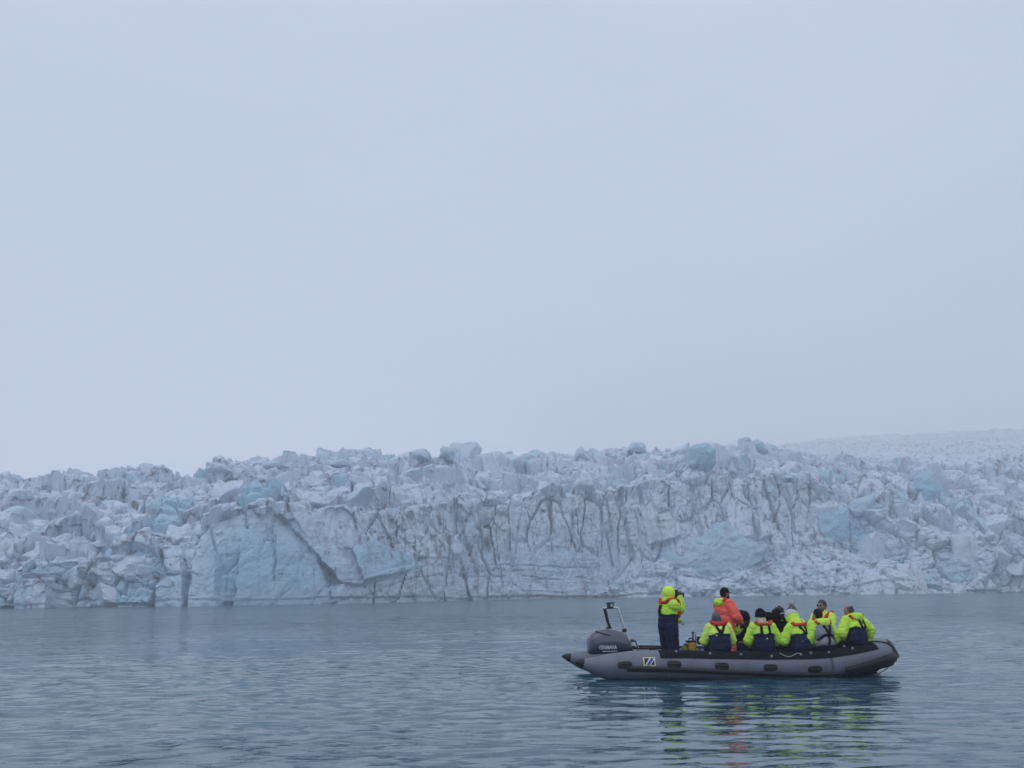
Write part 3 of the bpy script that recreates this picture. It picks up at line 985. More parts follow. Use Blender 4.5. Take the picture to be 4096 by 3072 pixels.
boat = thing('inflatable_boat', 'grey inflatable boat with black trim carrying a group across the lagoon', 'boat', (4.74, 23.2, 0), (0, 0, BYAW))

def build_boat():
    # main tube: stern cone - bow - stern cone, one continuous U
    path = HPC + [Vector((p.x, -p.y, p.z)) for p in HPC[-2::-1]]
    rads = [tr(p.x) for p in path]
    t = tube('tube', path, lambda i: rads[i] + 0.004 * (mnoise.noise(path[i] * 2.0)), M_TUBE, boat, seg=40)
    # seams where the air chambers join
    for side in (-1, 1):
        for x in (-1.9, -0.35, 1.25):
            V, Fc = [], []
            for i, dx in enumerate((-0.03, -0.028, 0.028, 0.03)):
                for k in range(25):
                    p, _ = tube_surface(x + dx, R(-60 + 170 * k / 24), (0.0, 0.005, 0.005, 0.0)[i], side)
                    V.append(p)
            for i in range(3):
                for k in range(24): Fc.append((i * 25 + k, i * 25 + k + 1, (i + 1) * 25 + k + 1, (i + 1) * 25 + k))
            link('seam_tape', fixn(mesh(V, Fc)), M_TUBE, t)
    # black cone tips
    for side in (-1, 1):
        xs = xrange_(-3.69, -3.52, 7)
        pth = [Vector((x, side * BEAM, tz(max(x, -3.62)))) for x in xs]
        rr = [0.014, 0.036, 0.050, 0.064, 0.074, 0.086, 0.094]
        tube('cone_tip', pth, lambda i: rr[i], M_BLACK, boat, seg=20)
    # rubbing strake and bow fender
    ridge = lambda t: 0.004 + 0.042 * math.sin(math.pi * min(1, max(0, t))) ** 0.35 + 0.006 * math.cos(t * 18.8)
    fend = lambda t: 0.004 + 0.05 * math.sin(math.pi * t) ** 0.3 + 0.012 * math.cos(t * 25.1)
    for side in (-1, 1):
        link('rubbing_strake', strip(xrange_(-2.72, 1.62, 60), lambda x: R(float(np.interp(x, [-2.72, 0, 1.6], [-17, -36, -48]))), lambda x: R(float(np.interp(x, [-2.72, 0, 1.6], [4, -15, -27]))), ridge, side), M_BLACK, boat)
        link('bow_fender', strip([1.58] + xbow(1.60, 40), lambda x: R(-66), lambda x: R(float(np.interp(x, [1.6, 2.80], [-12, 8]))), fend, side), M_BLACK, boat)
        link('top_pad', strip(xrange_(-2.05, 1.3, 40) + xbow(1.34, 40)[:19], R(31), R(118), lambda t: 0.010, side), M_PAD, boat)
    # dark reinforcement over the nose
    V, Fc = [], []
    xs = xbow(2.64, 14)
    def nose(side):
        V, Fc = [], []
        for x in xs:
            for k in range(13):
                p, _ = tube_surface(x, R(-62 + 122 * k / 12), 0.016, side)
                V.append(p)
        for i in range(len(xs) - 1):
            for k in range(12): Fc.append((i * 13 + k, i * 13 + k + 1, (i + 1) * 13 + k + 1, (i + 1) * 13 + k))
        return V, Fc
    V1, F1 = nose(-1); V2, F2 = nose(1)
    F2 = [tuple(q + len(V1) for q in f) for f in F2]
    link('nose_patch', fixn(mesh(V1 + V2, F1 + F2)), M_BLACK, boat)
    # handles: dark oval patches with a grip
    for px, py in ((2498, 2648), (2695, 2657), (2885, 2665), (3080, 2669), (3257, 2668)):
        for side in (-1, 1):
            x0 = L(px, py, -1.2).x
            ang0 = R(float(np.interp(x0, [-2.2, 0, 1.3], [9, 0, -14])))
            V, Fc = [], []
            nr_, na = 6, 28
            for i in range(nr_ + 1):
                s = i / nr_
                for k in range(na):
                    a = 2 * math.pi * k / na
                    ex = math.copysign(abs(math.cos(a)) ** 0.45, math.cos(a)) * 0.142 * s
                    ez = math.copysign(abs(math.sin(a)) ** 0.75, math.sin(a)) * 0.068 * s
                    lift = 0.014 if s < 0.8 else 0.014 + 0.012 * math.sin((s - 0.8) / 0.2 * math.pi) - 0.012 * (s == 1)
                    p, _ = tube_surface(x0 + ex, ang0 + ez / 0.275, lift, side)
                    V.append(p)
            for i in range(nr_):
                for k in range(na):
                    k2 = (k + 1) % na
                    Fc.append((i * na + k, i * na + k2, (i + 1) * na + k2, (i + 1) * na + k))
            h = link('handle_patch', fixn(mesh(V, Fc)), M_BLACK, boat)
            g = [tube_surface(x0 + dx, ang0 + 0.02, o_, side)[0] for dx, o_ in ((-0.10, 0.018), (-0.075, 0.04), (-0.03, 0.05), (0.03, 0.05), (0.075, 0.04), (0.10, 0.018))]
            tube('handle', spline(g, 4), 0.013, M_BLACK, h, seg=8)
    # hull bottom, floor, transom
    V, Fc = [], []
    st = [(-2.3, .86, -0.06, -0.30), (-1, .88, -0.08, -0.32), (0.4, .86, -0.08, -0.31), (1.3, .78, -0.03, -0.30), (2.0, .60, 0.06, -0.26), (2.5, .36, 0.17, -0.14), (2.8, .16, 0.26, 0.06), (2.92, .05, 0.33, 0.2)]
    for x, w, zc, zk in st:
        for f in (-1, -0.75, -0.4, 0, 0.4, 0.75, 1):
            V.append((x, w * f, zk + (zc - zk) * abs(f) ** 1.2))
    for i in range(len(st) - 1):
        for k in range(6): Fc.append((i * 7 + k, i * 7 + k + 1, (i + 1) * 7 + k + 1, (i + 1) * 7 + k))
    Fc.append(tuple(range(7)))
    link('hull', fixn(mesh(V, Fc)), M_HULL, boat)
    V, Fc = [], []
    for x, w in ((-2.25, .74), (0, .76), (1.3, .74), (2.0, .58), (2.5, .36)):
        V += [(x, -w, 0.08 + max(0, x - 1.3) * 0.1), (x, w, 0.08 + max(0, x - 1.3) * 0.1)]
    for i in range(4): Fc.append((2 * i, 2 * i + 1, 2 * i + 3, 2 * i + 2))
    link('floor', fixn(mesh(V, Fc, False)), M_HULL, boat)
    box('transom', (-2.22, 0, 0.22), (0.06, 1.46, 0.60), M_HULL, boat, 0.01)
    # grab line on the near tube and its small pale fittings
    def on_top(px, py, ang):
        x = L(px, py, -0.95).x
        return tube_surface(x, ang, 0.02)[0]
    fit = [(2698, 60), (2830, 52), (2952, 50), (3072, 42), (3190, 50), (3232, 56), (3302, 54), (3395, 56)]
    for px, a in fit:
        p, nn = tube_surface(L(px, 2625, -0.95).x, R(a), 0.012)
        V, Fc = tube_pts([p, p + nn * 0.012, p + nn * 0.022], lambda i: (0.02, 0.018, 0.008)[i], 10)
        f = link('rope_fitting', fixn(mesh(V, Fc)), M_TUBE, boat)
        ring = [p + nn * 0.02 + Vector((0.02 * math.cos(a_), 0, 0.02 * math.sin(a_))) for a_ in [i * math.pi / 6 for i in range(13)]]
        tube('ring', ring, 0.005, M_ALU, f, seg=6)
    pts = [on_top(3108, 2600, R(64)), on_top(3122, 2615, R(48)), on_top(3140, 2625, R(41)), on_top(3158, 2612, R(48)), on_top(3172, 2600, R(57)), on_top(3184, 2606, R(60)), on_top(3190, 2612, R(52))]
    tube('grab_line', spline(pts, 6), 0.008, M_ROPE, boat, seg=8)
    # bow line: dark over the nose, then down to the water in a pale loop
    a = [tube_surface(x, ang, 0.014)[0] for x, ang in ((2.2, R(90)), (2.4, R(72)), (2.57, R(48)), (2.67, R(20)))]
    tube('bow_line', spline(a, 6), 0.013, M_BLACK, boat, seg=8)
    b = [tube_surface(2.67, R(18), 0.03)[0], tube_surface(2.74, R(-15), 0.07)[0], L(3572, 2640, -0.45), L(3550, 2672, -0.5), L(3515, 2694, -0.6), L(3490, 2702, -0.66)]
    tube('bow_line', spline(b, 6), 0.012, M_ROPE, boat, seg=8)
    # emblem sticker on the side
    sx = L(2597, 2648, -1.22).x
    def patch(name, rect, m, parent, lift, skew=0.0):
        (u0, u1, v0, v1) = rect
        V, Fc = [], []
        N = 8
        for i in range(N + 1):
            for k in range(N + 1):
                u = u0 + (u1 - u0) * i / N; v = v0 + (v1 - v0) * k / N
                uu = u + skew * (v - v0)
                p, _ = tube_surface(sx + uu, R(15) + v / 0.275, lift)
                V.append(p)
        for i in range(N):
            for k in range(N):
                q = i * (N + 1) + k
                Fc.append((q, q + 1, q + N + 2, q + N + 1))
        return link(name, fixn(mesh(V, Fc)), m, parent)
    s = patch('emblem_sticker', (-0.118, 0.118, -0.105, 0.10), M_CREAM, boat, 0.006)
    patch('emblem_field', (-0.097, 0.097, -0.045, 0.083), M_NAVYP, s, 0.009)
    patch('emblem_stripe', (-0.085, -0.058, -0.045, 0.083), M_WHITE, s, 0.0115, 0.75)
    patch('emblem_stripe', (-0.058, 0.005, -0.045, 0.083), M_BLUEP, s, 0.012, 0.75)
    patch('emblem_stripe', (0.005, 0.022, -0.045, 0.083), M_WHITE, s, 0.0115, 0.75)
    tm = text_mesh('ZODIAC', 0.052, 0.0004, 0.0012)
    for v in tm.vertices:
        p, _ = tube_surface(sx + v.co.x, R(15) + (v.co.y - 0.077) / 0.275, 0.008 + v.co.z)
        v.co = p
    link('emblem_lettering', tm, M_NAVYP, s)
build_boat()

def build_motor():
    base = L(2447, 2612, 0.0)
    mo = thing('outboard_motor', 'blue-grey outboard motor with white lettering on the stern', 'motor', BM @ Vector((-2.45, 0, 0.25)), (0, 0, BYAW))
    off = Vector((-2.45, 0, 0.25))
    def lp(px, py, ly=-0.2): return L(px, py, ly) - off
    # cowling outline: top and bottom z along x
    prof = [(2357, 2584, 2608), (2359, 2556, 2618), (2365, 2541, 2620), (2378, 2530, 2620), (2398, 2522, 2619), (2420, 2517, 2617), (2446, 2517, 2615), (2470, 2521, 2613), (2490, 2529, 2612), (2506, 2540, 2611), (2518, 2554, 2611), (2527, 2574, 2611), (2533, 2598, 2611), (2536, 2607, 2611)]
    def cowl(zlo, zhi, grow):
        V, Fc = [], []
        K = 24
        for i, (px, a, b) in enumerate(prof):
            top = lp(px, a); bot = lp(px, b)
            s = i / (len(prof) - 1)
            w = (0.24 * (math.sin(math.pi * min(1, 0.12 + s * 0.88) ** 0.8) ** 0.35) if 0 < i < len(prof) - 1 else 0.10) + grow
            h = top.z - bot.z + 2 * grow; zc = (top.z + bot.z) / 2
            for k in range(K):
                a_ = 2 * math.pi * k / K
                cy = math.copysign(abs(math.cos(a_)) ** 0.5, math.cos(a_)) * w
                cz = math.copysign(abs(math.sin(a_)) ** 0.62, math.sin(a_)) * h / 2
                if cz > 0: cy *= 1 - 0.28 * (cz / (h / 2)) ** 2
                V.append((top.x, cy, zc + cz))
        for i in range(len(prof) - 1):
            for k in range(K):
                k2 = (k + 1) % K
                Fc.append((i * K + k, i * K + k2, (i + 1) * K + k2, (i + 1) * K + k))
        Fc.append(tuple(range(K))); Fc.append(tuple(range((len(prof) - 1) * K, len(prof) * K))[::-1])
        me = fixn(mesh(V, Fc))
        return me
    me = cowl(0, 1, 0.0)
    c = link('cowling', me, M_COWL, mo)
    # lighter top shell: the upper third, a little proud
    me2 = cowl(0, 1, 0.006)
    bm = bmesh.new(); bm.from_mesh(me2)
    z1, z2 = lp(2362, 2560).z, lp(2536, 2585).z
    x1, x2 = lp(2362, 2560).x, lp(2536, 2585).x
    dead = [f for f in bm.faces if f.calc_center_median().z < z1 + (z2 - z1) * (f.calc_center_median().x - x1) / (x2 - x1)]
    bmesh.ops.delete(bm, geom=dead, context='FACES'); bm.to_mesh(me2); bm.free()
    top = link('cowling_top', me2, M_COWL2, mo)
    a, b = lp(2384, 2527, -0.16), lp(2442, 2542, -0.2)
    bvh = BVHTree.FromPolygons([v.co.copy() for v in me2.vertices], [tuple(p.vertices) for p in me2.polygons])
    def onto(p, out=0.006):
        h = bvh.ray_cast(Vector((p.x, -2, p.z)), Vector((0, 1, 0)))
        y = h[0].y if h[0] is not None else -0.2
        return Vector((p.x, y - out, p.z))
    pa = [onto(a.lerp(b, i / 8)) for i in range(9)]
    tube('air_slot', pa, lambda i: 0.018 - 0.0012 * i, M_BLACK, top, seg=8)
    tube('front_grille', [Vector((lp(2534, 2540 + 0, 0).x - 0.02, y, lp(2534, 2588, 0).z)) for y in (-0.15, 0, 0.15)], 0.03, M_BLACK, mo, seg=10)
    # lettering on the side and the round emblem before it
    bv2 = BVHTree.FromPolygons([v.co.copy() for v in me.vertices], [tuple(p.vertices) for p in me.polygons])
    def side_y(x, z):
        h = bv2.ray_cast(Vector((x, -2, z)), Vector((0, 1, 0)))
        return h[0].y if h[0] is not None else -0.22
    cen = lp(2436, 2590)
    tm = text_mesh('YAMAHA', 0.105, 0.001, 0.0035)
    for v in tm.vertices:
        x, z = cen.x + v.co.x * 0.72, cen.z + v.co.y
        v.co = Vector((x, side_y(x, z) - 0.004 - v.co.z, z))
    link('lettering', tm, M_WHITE, mo)
    cen = lp(2403, 2590)
    V, Fc = [], []
    for k in range(25):
        a_ = 2 * math.pi * k / 24
        for r_ in (0.038, 0.030):
            x, z = cen.x + r_ * math.cos(a_), cen.z + r_ * math.sin(a_)
            V.append((x, side_y(x, z) - 0.004, z))
    for k in range(24): Fc.append((2 * k, 2 * k + 1, 2 * k + 3, 2 * k + 2))
    for a_ in (math.pi / 2, math.pi / 2 + 2.094, math.pi / 2 - 2.094):
        n0 = len(V)
        for r_, w in ((0.004, 0.005), (0.033, 0.005)):
            for sgn in (-1, 1):
                x = cen.x + r_ * math.cos(a_) - sgn * w * math.sin(a_); z = cen.z + r_ * math.sin(a_) + sgn * w * math.cos(a_)
                V.append((x, side_y(x, z) - 0.004, z))
        Fc.append((n0, n0 + 1, n0 + 3, n0 + 2))
    link('round_emblem', fixn(mesh(V, Fc)), M_WHITE, mo)
    # pale line at the foot of the cowling, lower unit, bracket
    a, b = lp(2410, 2606), lp(2470, 2606)
    pl = [Vector((a.x + (b.x - a.x) * i / 8, 0, a.z)) for i in range(9)]
    pl = [Vector((p.x, side_y(p.x, p.z) - 0.002, p.z)) for p in pl]
    tube('trim_line', pl, 0.008, M_WHITE, mo, seg=6)
    V, Fc = [], []
    for z, x0, x1, w in ((0.12, -0.33, 0.16, 0.17), (-0.02, -0.24, 0.12, 0.13), (-0.3, -0.20, 0.04, 0.07), (-0.62, -0.20, 0.06, 0.05), (-0.8, -0.22, 0.10, 0.06)):
        for k in range(16):
            a_ = 2 * math.pi * k / 16
            V.append(((x0 + x1) / 2 + math.cos(a_) * (x1 - x0) / 2, math.sin(a_) * w, z))
    for i in range(4):
        for k in range(16): Fc.append((i * 16 + k, i * 16 + (k + 1) % 16, (i + 1) * 16 + (k + 1) % 16, (i + 1) * 16 + k))
    Fc.append(tuple(range(16))); Fc.append(tuple(range(64, 80))[::-1])
    link('drive_leg', fixn(mesh(V, Fc)), M_COWL, mo)
    box('clamp_bracket', (0.19, 0, 0.10), (0.14, 0.34, 0.34), M_BLACK, mo, 0.02)
    # looping control cable and the tiller bar
    pts = [lp(2531, 2562, -0.05), lp(2541, 2566, -0.08), lp(2547, 2580, -0.12), lp(2551, 2598, -0.15), lp(2552, 2616, -0.18)]
    tube('control_cable', spline(pts, 6), 0.014, M_BLACK, mo, seg=8)
    tube('tiller_bar', spline([lp(2530, 2593, 0.05), lp(2600, 2593, 0.05), lp(2652, 2590, 0.05)], 4), lambda i: 0.022 if i < 5 else 0.028, M_BLACK, mo, seg=10)
    tube('tiller_strut', spline([lp(2585, 2612, 0.05), lp(2598, 2602, 0.05), lp(2612, 2594, 0.05)], 4), 0.016, M_BLACK, mo, seg=8)
    tube('tiller_strut', [lp(2614, 2594, 0.05), lp(2622, 2606, 0.05)], 0.014, M_BLACK, mo, seg=8)
build_motor()

def build_arch():
    """light frame over the motor"""
    o = thing('light_frame', 'bent aluminium and black frame carrying a lamp above the outboard motor', 'frame', BM @ L(2520, 2606, 0.0), (0, 0, BYAW))
    off = L(2520, 2606, 0.0)
    lp = lambda px, py, ly: L(px, py, ly) - off
    tube('front_leg', spline([lp(2466, 2431, 0.0), lp(2474, 2440, 0.0), lp(2494, 2500, 0.0), lp(2510, 2545, 0.0), lp(2524, 2572, 0.0), lp(2528, 2608, 0.0)], 6), 0.024, M_ALU, o, seg=10)
    r = tube('rear_leg', spline([lp(2417, 2432, 0.22), lp(2421, 2445, 0.22), lp(2432, 2490, 0.22), lp(2440, 2512, 0.22), lp(2446, 2560, 0.22)], 5), 0.033, M_BLACK, o, seg=10)
    tube('foot_plate', [lp(2424, 2512, 0.22), lp(2443, 2512, 0.22)], 0.02, M_BLACK, r, seg=8)
    tube('cross_bar', spline([lp(2416, 2433, 0.22), lp(2438, 2431, 0.10), lp(2468, 2431, 0.0)], 5), 0.026, M_ALU, o, seg=10)
    lamp = box('lamp', lp(2441, 2421, 0.08), (0.125, 0.13, 0.085), M_BLACK, o, 0.012)
    p = lp(2443, 2421, 0.08)
    q = box('lamp_lens', (0.015, -0.066, 0.0), (0.055, 0.012, 0.06), M_LENS, lamp, 0.003)
    box('lamp_cap', (0, 0, 0.05), (0.17, 0.15, 0.018), M_BLACK, lamp, 0.005, (0, R(-4), 0))
    box('lamp_base', (0, 0, -0.052), (0.15, 0.12, 0.02), M_BLACK, lamp, 0.005)
    c = lp(2497, 2521, 0.0)
    box('clamp', c, (0.085, 0.09, 0.07), M_BLACK, o, 0.012, (0, R(-20), 0))
    tube('brace', [lp(2500, 2530, 0.0), lp(2510, 2556, 0.03)], 0.018, M_ALU, o, seg=8)
    box('clamp', lp(2527, 2562, 0.0), (0.06, 0.09, 0.05), M_BLACK, o, 0.01)
build_arch()

def build_gear():
    # amber canister beside the standing figure
    c = L(2764, 2592, 0.15)
    base = Vector((c.x, 0.15, 0.08))
    o = thing('fuel_canister', 'amber plastic canister standing beside the hooded standing figure', 'canister', BM @ base, (0, 0, BYAW))
    top = L(2764, 2568, 0.15).z - base.z
    b = box('body', (0, 0, top / 2), (0.145, 0.26, top), M_YELLOW, o, 0.03)
    for zz in (0.3, 0.55, 0.8):
        box('moulded_rib', (0, 0, top * (zz - 0.5)), (0.153, 0.268, 0.02), M_YELLOW, b, 0.008)
    box('lid', (0, 0, top + 0.012), (0.17, 0.24, 0.04), M_BLACK, o, 0.01)
    tube('handle', spline([(-0.05, 0, top + 0.02), (-0.03, 0, top + 0.07), (0.03, 0, top + 0.07), (0.05, 0, top + 0.02)], 5), 0.012, M_BLACK, o, seg=8)
    # two upright poles behind it
    c = L(2773, 2570, 0.35)
    tp = L(2773, 2531, 0.35).z
    o = thing('upright_pole', 'thin black upright pole just behind the amber canister', 'pole', BM @ Vector((c.x, 0.35, 0.08)), (0, 0, BYAW))
    tube('shaft', [(0, 0, 0), (0, 0, tp - 0.08)], 0.018, M_BLACK, o, seg=10)
    tube('cap', [(0, 0, tp - 0.1), (0, 0, tp - 0.06)], 0.024, M_BLACK, o, seg=10)
    c = L(2781, 2570, 0.30); tp = L(2781, 2538, 0.30).z
    M_TAN = mat('tan_wood', (0.20, 0.15, 0.11), 0.7)
    o = thing('boat_hook', 'slim tan wooden pole next to the black upright pole', 'pole', BM @ Vector((c.x, 0.30, 0.08)), (0, 0, BYAW))
    tube('shaft', [(0, 0, 0), (0.01, 0, tp - 0.08)], 0.014, M_TAN, o, seg=10)
    tube('hook', spline([(0.01, 0, tp - 0.09), (0.012, 0, tp - 0.03), (-0.02, 0, tp - 0.02)], 5), 0.011, M_ALU, o, seg=8)
    # black padded back rest in a pale frame
    c = L(2800, 2562, 0.28)
    o = thing('back_rest', 'black rounded panel in a pale metal frame by the tan pole', 'seat', BM @ Vector((c.x, 0.28, 0.08)), (0, 0, BYAW))
    zc = c.z - 0.08
    box('panel', (0, 0, zc), (0.135, 0.06, 0.165), M_BLACK, o, 0.028)
    w, h = 0.082, 0.10
    fr = [(-w, 0.02, zc - h), (-w, 0.02, zc + h - 0.03), (-w + 0.03, 0.02, zc + h), (w - 0.03, 0.02, zc + h), (w, 0.02, zc + h - 0.03), (w, 0.02, zc - h), (w, 0.02, zc - h - 0.02)]
    tube('frame', fr, 0.012, M_ALU, o, seg=8)
    tube('frame_rail', [(-w - 0.02, 0.02, zc - h - 0.015), (w + 0.02, 0.02, zc - h - 0.015)], 0.016, M_ALU, o, seg=8)
    tube('post', [(0, 0.03, 0), (0, 0.03, zc - h - 0.01)], 0.02, M_BLACK, o, seg=8)
    # small yellow-green bag beside the canister
    c = L(2740, 2585, 0.2)
    bm = bmesh.new()
    bmesh.ops.create_icosphere(bm, subdivisions=3, radius=1)
    for v in bm.verts:
        d = v.co.copy()
        k = 1 + 0.18 * mnoise.noise(d * 2.2 + Vector((4, 0, 0))) + 0.06 * mnoise.noise(d * 6)
        v.co = Vector((d.x * 0.10 * k, d.y * 0.12 * k, max(-0.16, d.z * 0.20 * k)))
    me = bpy.data.meshes.new('bag'); bm.to_mesh(me); bm.free()
    me.polygons.foreach_set('use_smooth', [True] * len(me.polygons))
    zb = 0.08
    o = thing('dry_bag', 'small rumpled olive green bag squeezed beside the amber canister', 'bag', BM @ Vector((c.x, 0.2, zb)), (0, 0, BYAW))
    M_OL = mat('olive_cloth', (0.20, 0.26, 0.06), 0.8, noise_amt=0.4, scale=14)
    b = link('bag_body', me, M_OL, o); b.location = (0, 0, 0.34)
    b2 = link('bag_body', me.copy(), M_OL, o); b2.location = (0, 0.02, 0.17); b2.scale = (1.05, 1.05, 1.05)
    tube('bag_strap', spline([(-0.04, -0.02, 0.5), (0.0, -0.02, 0.56), (0.05, -0.02, 0.5)], 5), 0.012, M_BLACK, o, seg=8)
build_gear()

# ------------------------------------------------------------------ people
def cap_geo(p0, p1, r0, r1, seg=14, rings=5):
    """tapered capsule"""
    p0, p1 = Vector(p0), Vector(p1)
    t = (p1 - p0)
    ln = t.length
    t = t / ln if ln > 1e-6 else Vector((0, 0, 1))
    up = Vector((0, 0, 1)) if abs(t.z) < 0.9 else Vector((1, 0, 0))
    s = t.cross(up).normalized(); u = s.cross(t)
    V, Fc = [], []
    rows = []
    for i in range(rings): 
        a = -math.pi / 2 + (math.pi / 2) * (i + 0.001) / rings
        rows.append((p0 + t * (r0 * math.sin(a)), r0 * math.cos(a)))
    rows.append((p0, r0)); rows.append((p1, r1))
    for i in range(rings):
        a = (math.pi / 2) * (i + 1) / rings - 0.001
        rows.append((p1 + t * (r1 * math.sin(a)), r1 * math.cos(a)))
    for c, r_ in rows:
        for k in range(seg):
            a = 2 * math.pi * k / seg
            V.append(c + s * (math.cos(a) * r_) + u * (math.sin(a) * r_))
    for i in range(len(rows) - 1):
        for k in range(seg):
            k2 = (k + 1) % seg
            Fc.append((i * seg + k, i * seg + k2, (i + 1) * seg + k2, (i + 1) * seg + k))
    Fc.append(tuple(range(seg))[::-1]); Fc.append(tuple(range((len(rows) - 1) * seg, len(rows) * seg)))
    return V, Fc

def ell_geo(c, rad, M=None, seg=18, rings=12):
    c = Vector(c)
    V, Fc = [], []
    for i in range(rings + 1):
        a = -math.pi / 2 + math.pi * min(max(i / rings, 0.002), 0.998)
        for k in range(seg):
            b = 2 * math.pi * k / seg
            v = Vector((math.cos(a) * math.cos(b) * rad[0], math.cos(a) * math.sin(b) * rad[1], math.sin(a) * rad[2]))
            V.append(c + (M @ v if M else v))
    for i in range(rings):
        for k in range(seg):
            k2 = (k + 1) % seg
            Fc.append((i * seg + k, i * seg + k2, (i + 1) * seg + k2, (i + 1) * seg + k))
    Fc.append(tuple(range(seg))[::-1]); Fc.append(tuple(range(rings * seg, (rings + 1) * seg)))
    return V, Fc

def fuse(geos, voxel=0.016, smooth=4, folds=0.0, fscale=9.0, seed=0.0):
    """union of overlapping solids as one continuous skin"""
    V, Fc = [], []
    for v, f in geos:
        n = len(V)
        V += v; Fc += [tuple(i + n for i in q) for q in f]
    me = fixn(mesh(V, Fc))
    o = bpy.data.objects.new('tmp', me)
    COL.objects.link(o)
    md = o.modifiers.new('r', 'REMESH'); md.mode = 'VOXEL'; md.voxel_size = voxel; md.adaptivity = 0.0
    if smooth:
        ms = o.modifiers.new('s', 'SMOOTH'); ms.factor = 0.5; ms.iterations = smooth
    bpy.context.view_layer.update()
    out = bpy.data.meshes.new_from_object(o.evaluated_get(bpy.context.evaluated_depsgraph_get()))
    bpy.data.objects.remove(o); bpy.data.meshes.remove(me)
    if folds > 0:
        nm = [v.normal.copy() for v in out.vertices]
        for v, n_ in zip(out.vertices, nm):
            c = v.co
            a = mnoise.noise(Vector((c.x * fscale + seed, c.y * fscale, c.z * fscale * 1.9)))
            a2 = mnoise.noise(Vector((c.x * fscale * 2.1 + c.z * 9, c.y * fscale * 2.1 + seed, c.z * fscale * 2.4)))
            v.co = c + n_ * (folds * (1 - 2 * abs(a)) + folds * 0.45 * a2)
    out.polygons.foreach_set('use_smooth', [True] * len(out.polygons))
    out.update()
    return out

def cut(me, keep):
    bm = bmesh.new(); bm.from_mesh(me)
    bmesh.ops.delete(bm, geom=[f for f in bm.faces if not keep(f.calc_center_median())], context='FACES')
    bm.to_mesh(me); bm.free()
    me.update()
    return me

def solid(o, th=0.008):
    md = o.modifiers.new('thickness', 'SOLIDIFY'); md.thickness = th; md.offset = 1.0

M_SKIN = mat('skin', (0.36, 0.20, 0.15), 0.55, noise_amt=0.08, scale=20)
M_SKIN_D = mat('weathered_skin', (0.24, 0.125, 0.095), 0.6, noise_amt=0.1, scale=20)
def neon(name, c=(0.56, 0.90, 0.05)):
    return mat(name, c, 0.7, noise_amt=0.07, scale=5, bump=0.25, bump_scale=18, spec=0.2)
M_NEON = neon('fluorescent_yellow_cloth', (0.63, 0.93, 0.085))
M_NEON2 = neon('fluorescent_lime_cloth', (0.54, 0.87, 0.085))
M_NEON3 = neon('fluorescent_pale_cloth', (0.66, 0.90, 0.16))
M_NAVY = mat('navy_cloth', (0.006, 0.012, 0.045), 0.8, noise_amt=0.25, scale=6, bump=0.25, bump_scale=18, spec=0.25)
M_DARK = mat('black_cloth', (0.005, 0.005, 0.007), 0.85, noise_amt=0.25, scale=8, bump=0.2, bump_scale=25, spec=0.12)
M_ORANGE = mat('orange_red_cloth', (1.0, 0.15, 0.11), 0.65, noise_amt=0.14, scale=5, bump=0.25, bump_scale=18, spec=0.2)
M_RED = mat('red_vest_cloth', (0.55, 0.03, 0.03), 0.6, noise_amt=0.15, scale=8, bump=0.2, spec=0.3)
M_RED2 = mat('orange_vest_cloth', (0.60, 0.065, 0.02), 0.6, noise_amt=0.15, scale=8, bump=0.2, spec=0.3)
M_STRAP = mat('black_webbing', (0.003, 0.003, 0.005), 0.8, noise_amt=0.15, scale=20, spec=0.15)
M_GREYV = mat('grey_vest_cloth', (0.26, 0.27, 0.30), 0.8, noise_amt=0.12, scale=6, bump=0.3, bump_scale=20, spec=0.2)
M_TAPE = mat('silver_reflective_tape', (0.48, 0.52, 0.52), 0.4, noise_amt=0.06)
M_HAIRB = mat('dark_brown_hair', (0.010, 0.007, 0.0065), 0.75, noise_amt=0.3, scale=40, bump=0.5, bump_scale=60, spec=0.15)
M_HAIRG = mat('grey_hair', (0.055, 0.052, 0.056), 0.7, noise_amt=0.4, scale=40, bump=0.5, bump_scale=60)
M_HAIRP = mat('faded_hair', (0.13, 0.10, 0.10), 0.7, noise_amt=0.3, scale=40, bump=0.4, bump_scale=60)
M_KNIT = mat('patterned_knit', (0.14, 0.115, 0.125), 0.9, noise_amt=0.7, scale=26, bump=0.5, bump_scale=60)
M_FUR = mat('pale_fur', (0.42, 0.42, 0.43), 0.9, noise_amt=0.4, scale=40, bump=0.6, bump_scale=80)
M_BUFF = mat('slate_cloth', (0.035, 0.042, 0.065), 0.8, noise_amt=0.2, scale=10, bump=0.2)
M_SCARF = mat('cream_scarf', (0.52, 0.48, 0.34), 0.85, noise_amt=0.15, scale=12, bump=0.3)
M_MAROON = mat('maroon_bag', (0.055, 0.008, 0.012), 0.7, noise_amt=0.2, scale=8)
M_CAMERA = mat('camera_black', (0.008, 0.008, 0.010), 0.4, noise_amt=0.1)

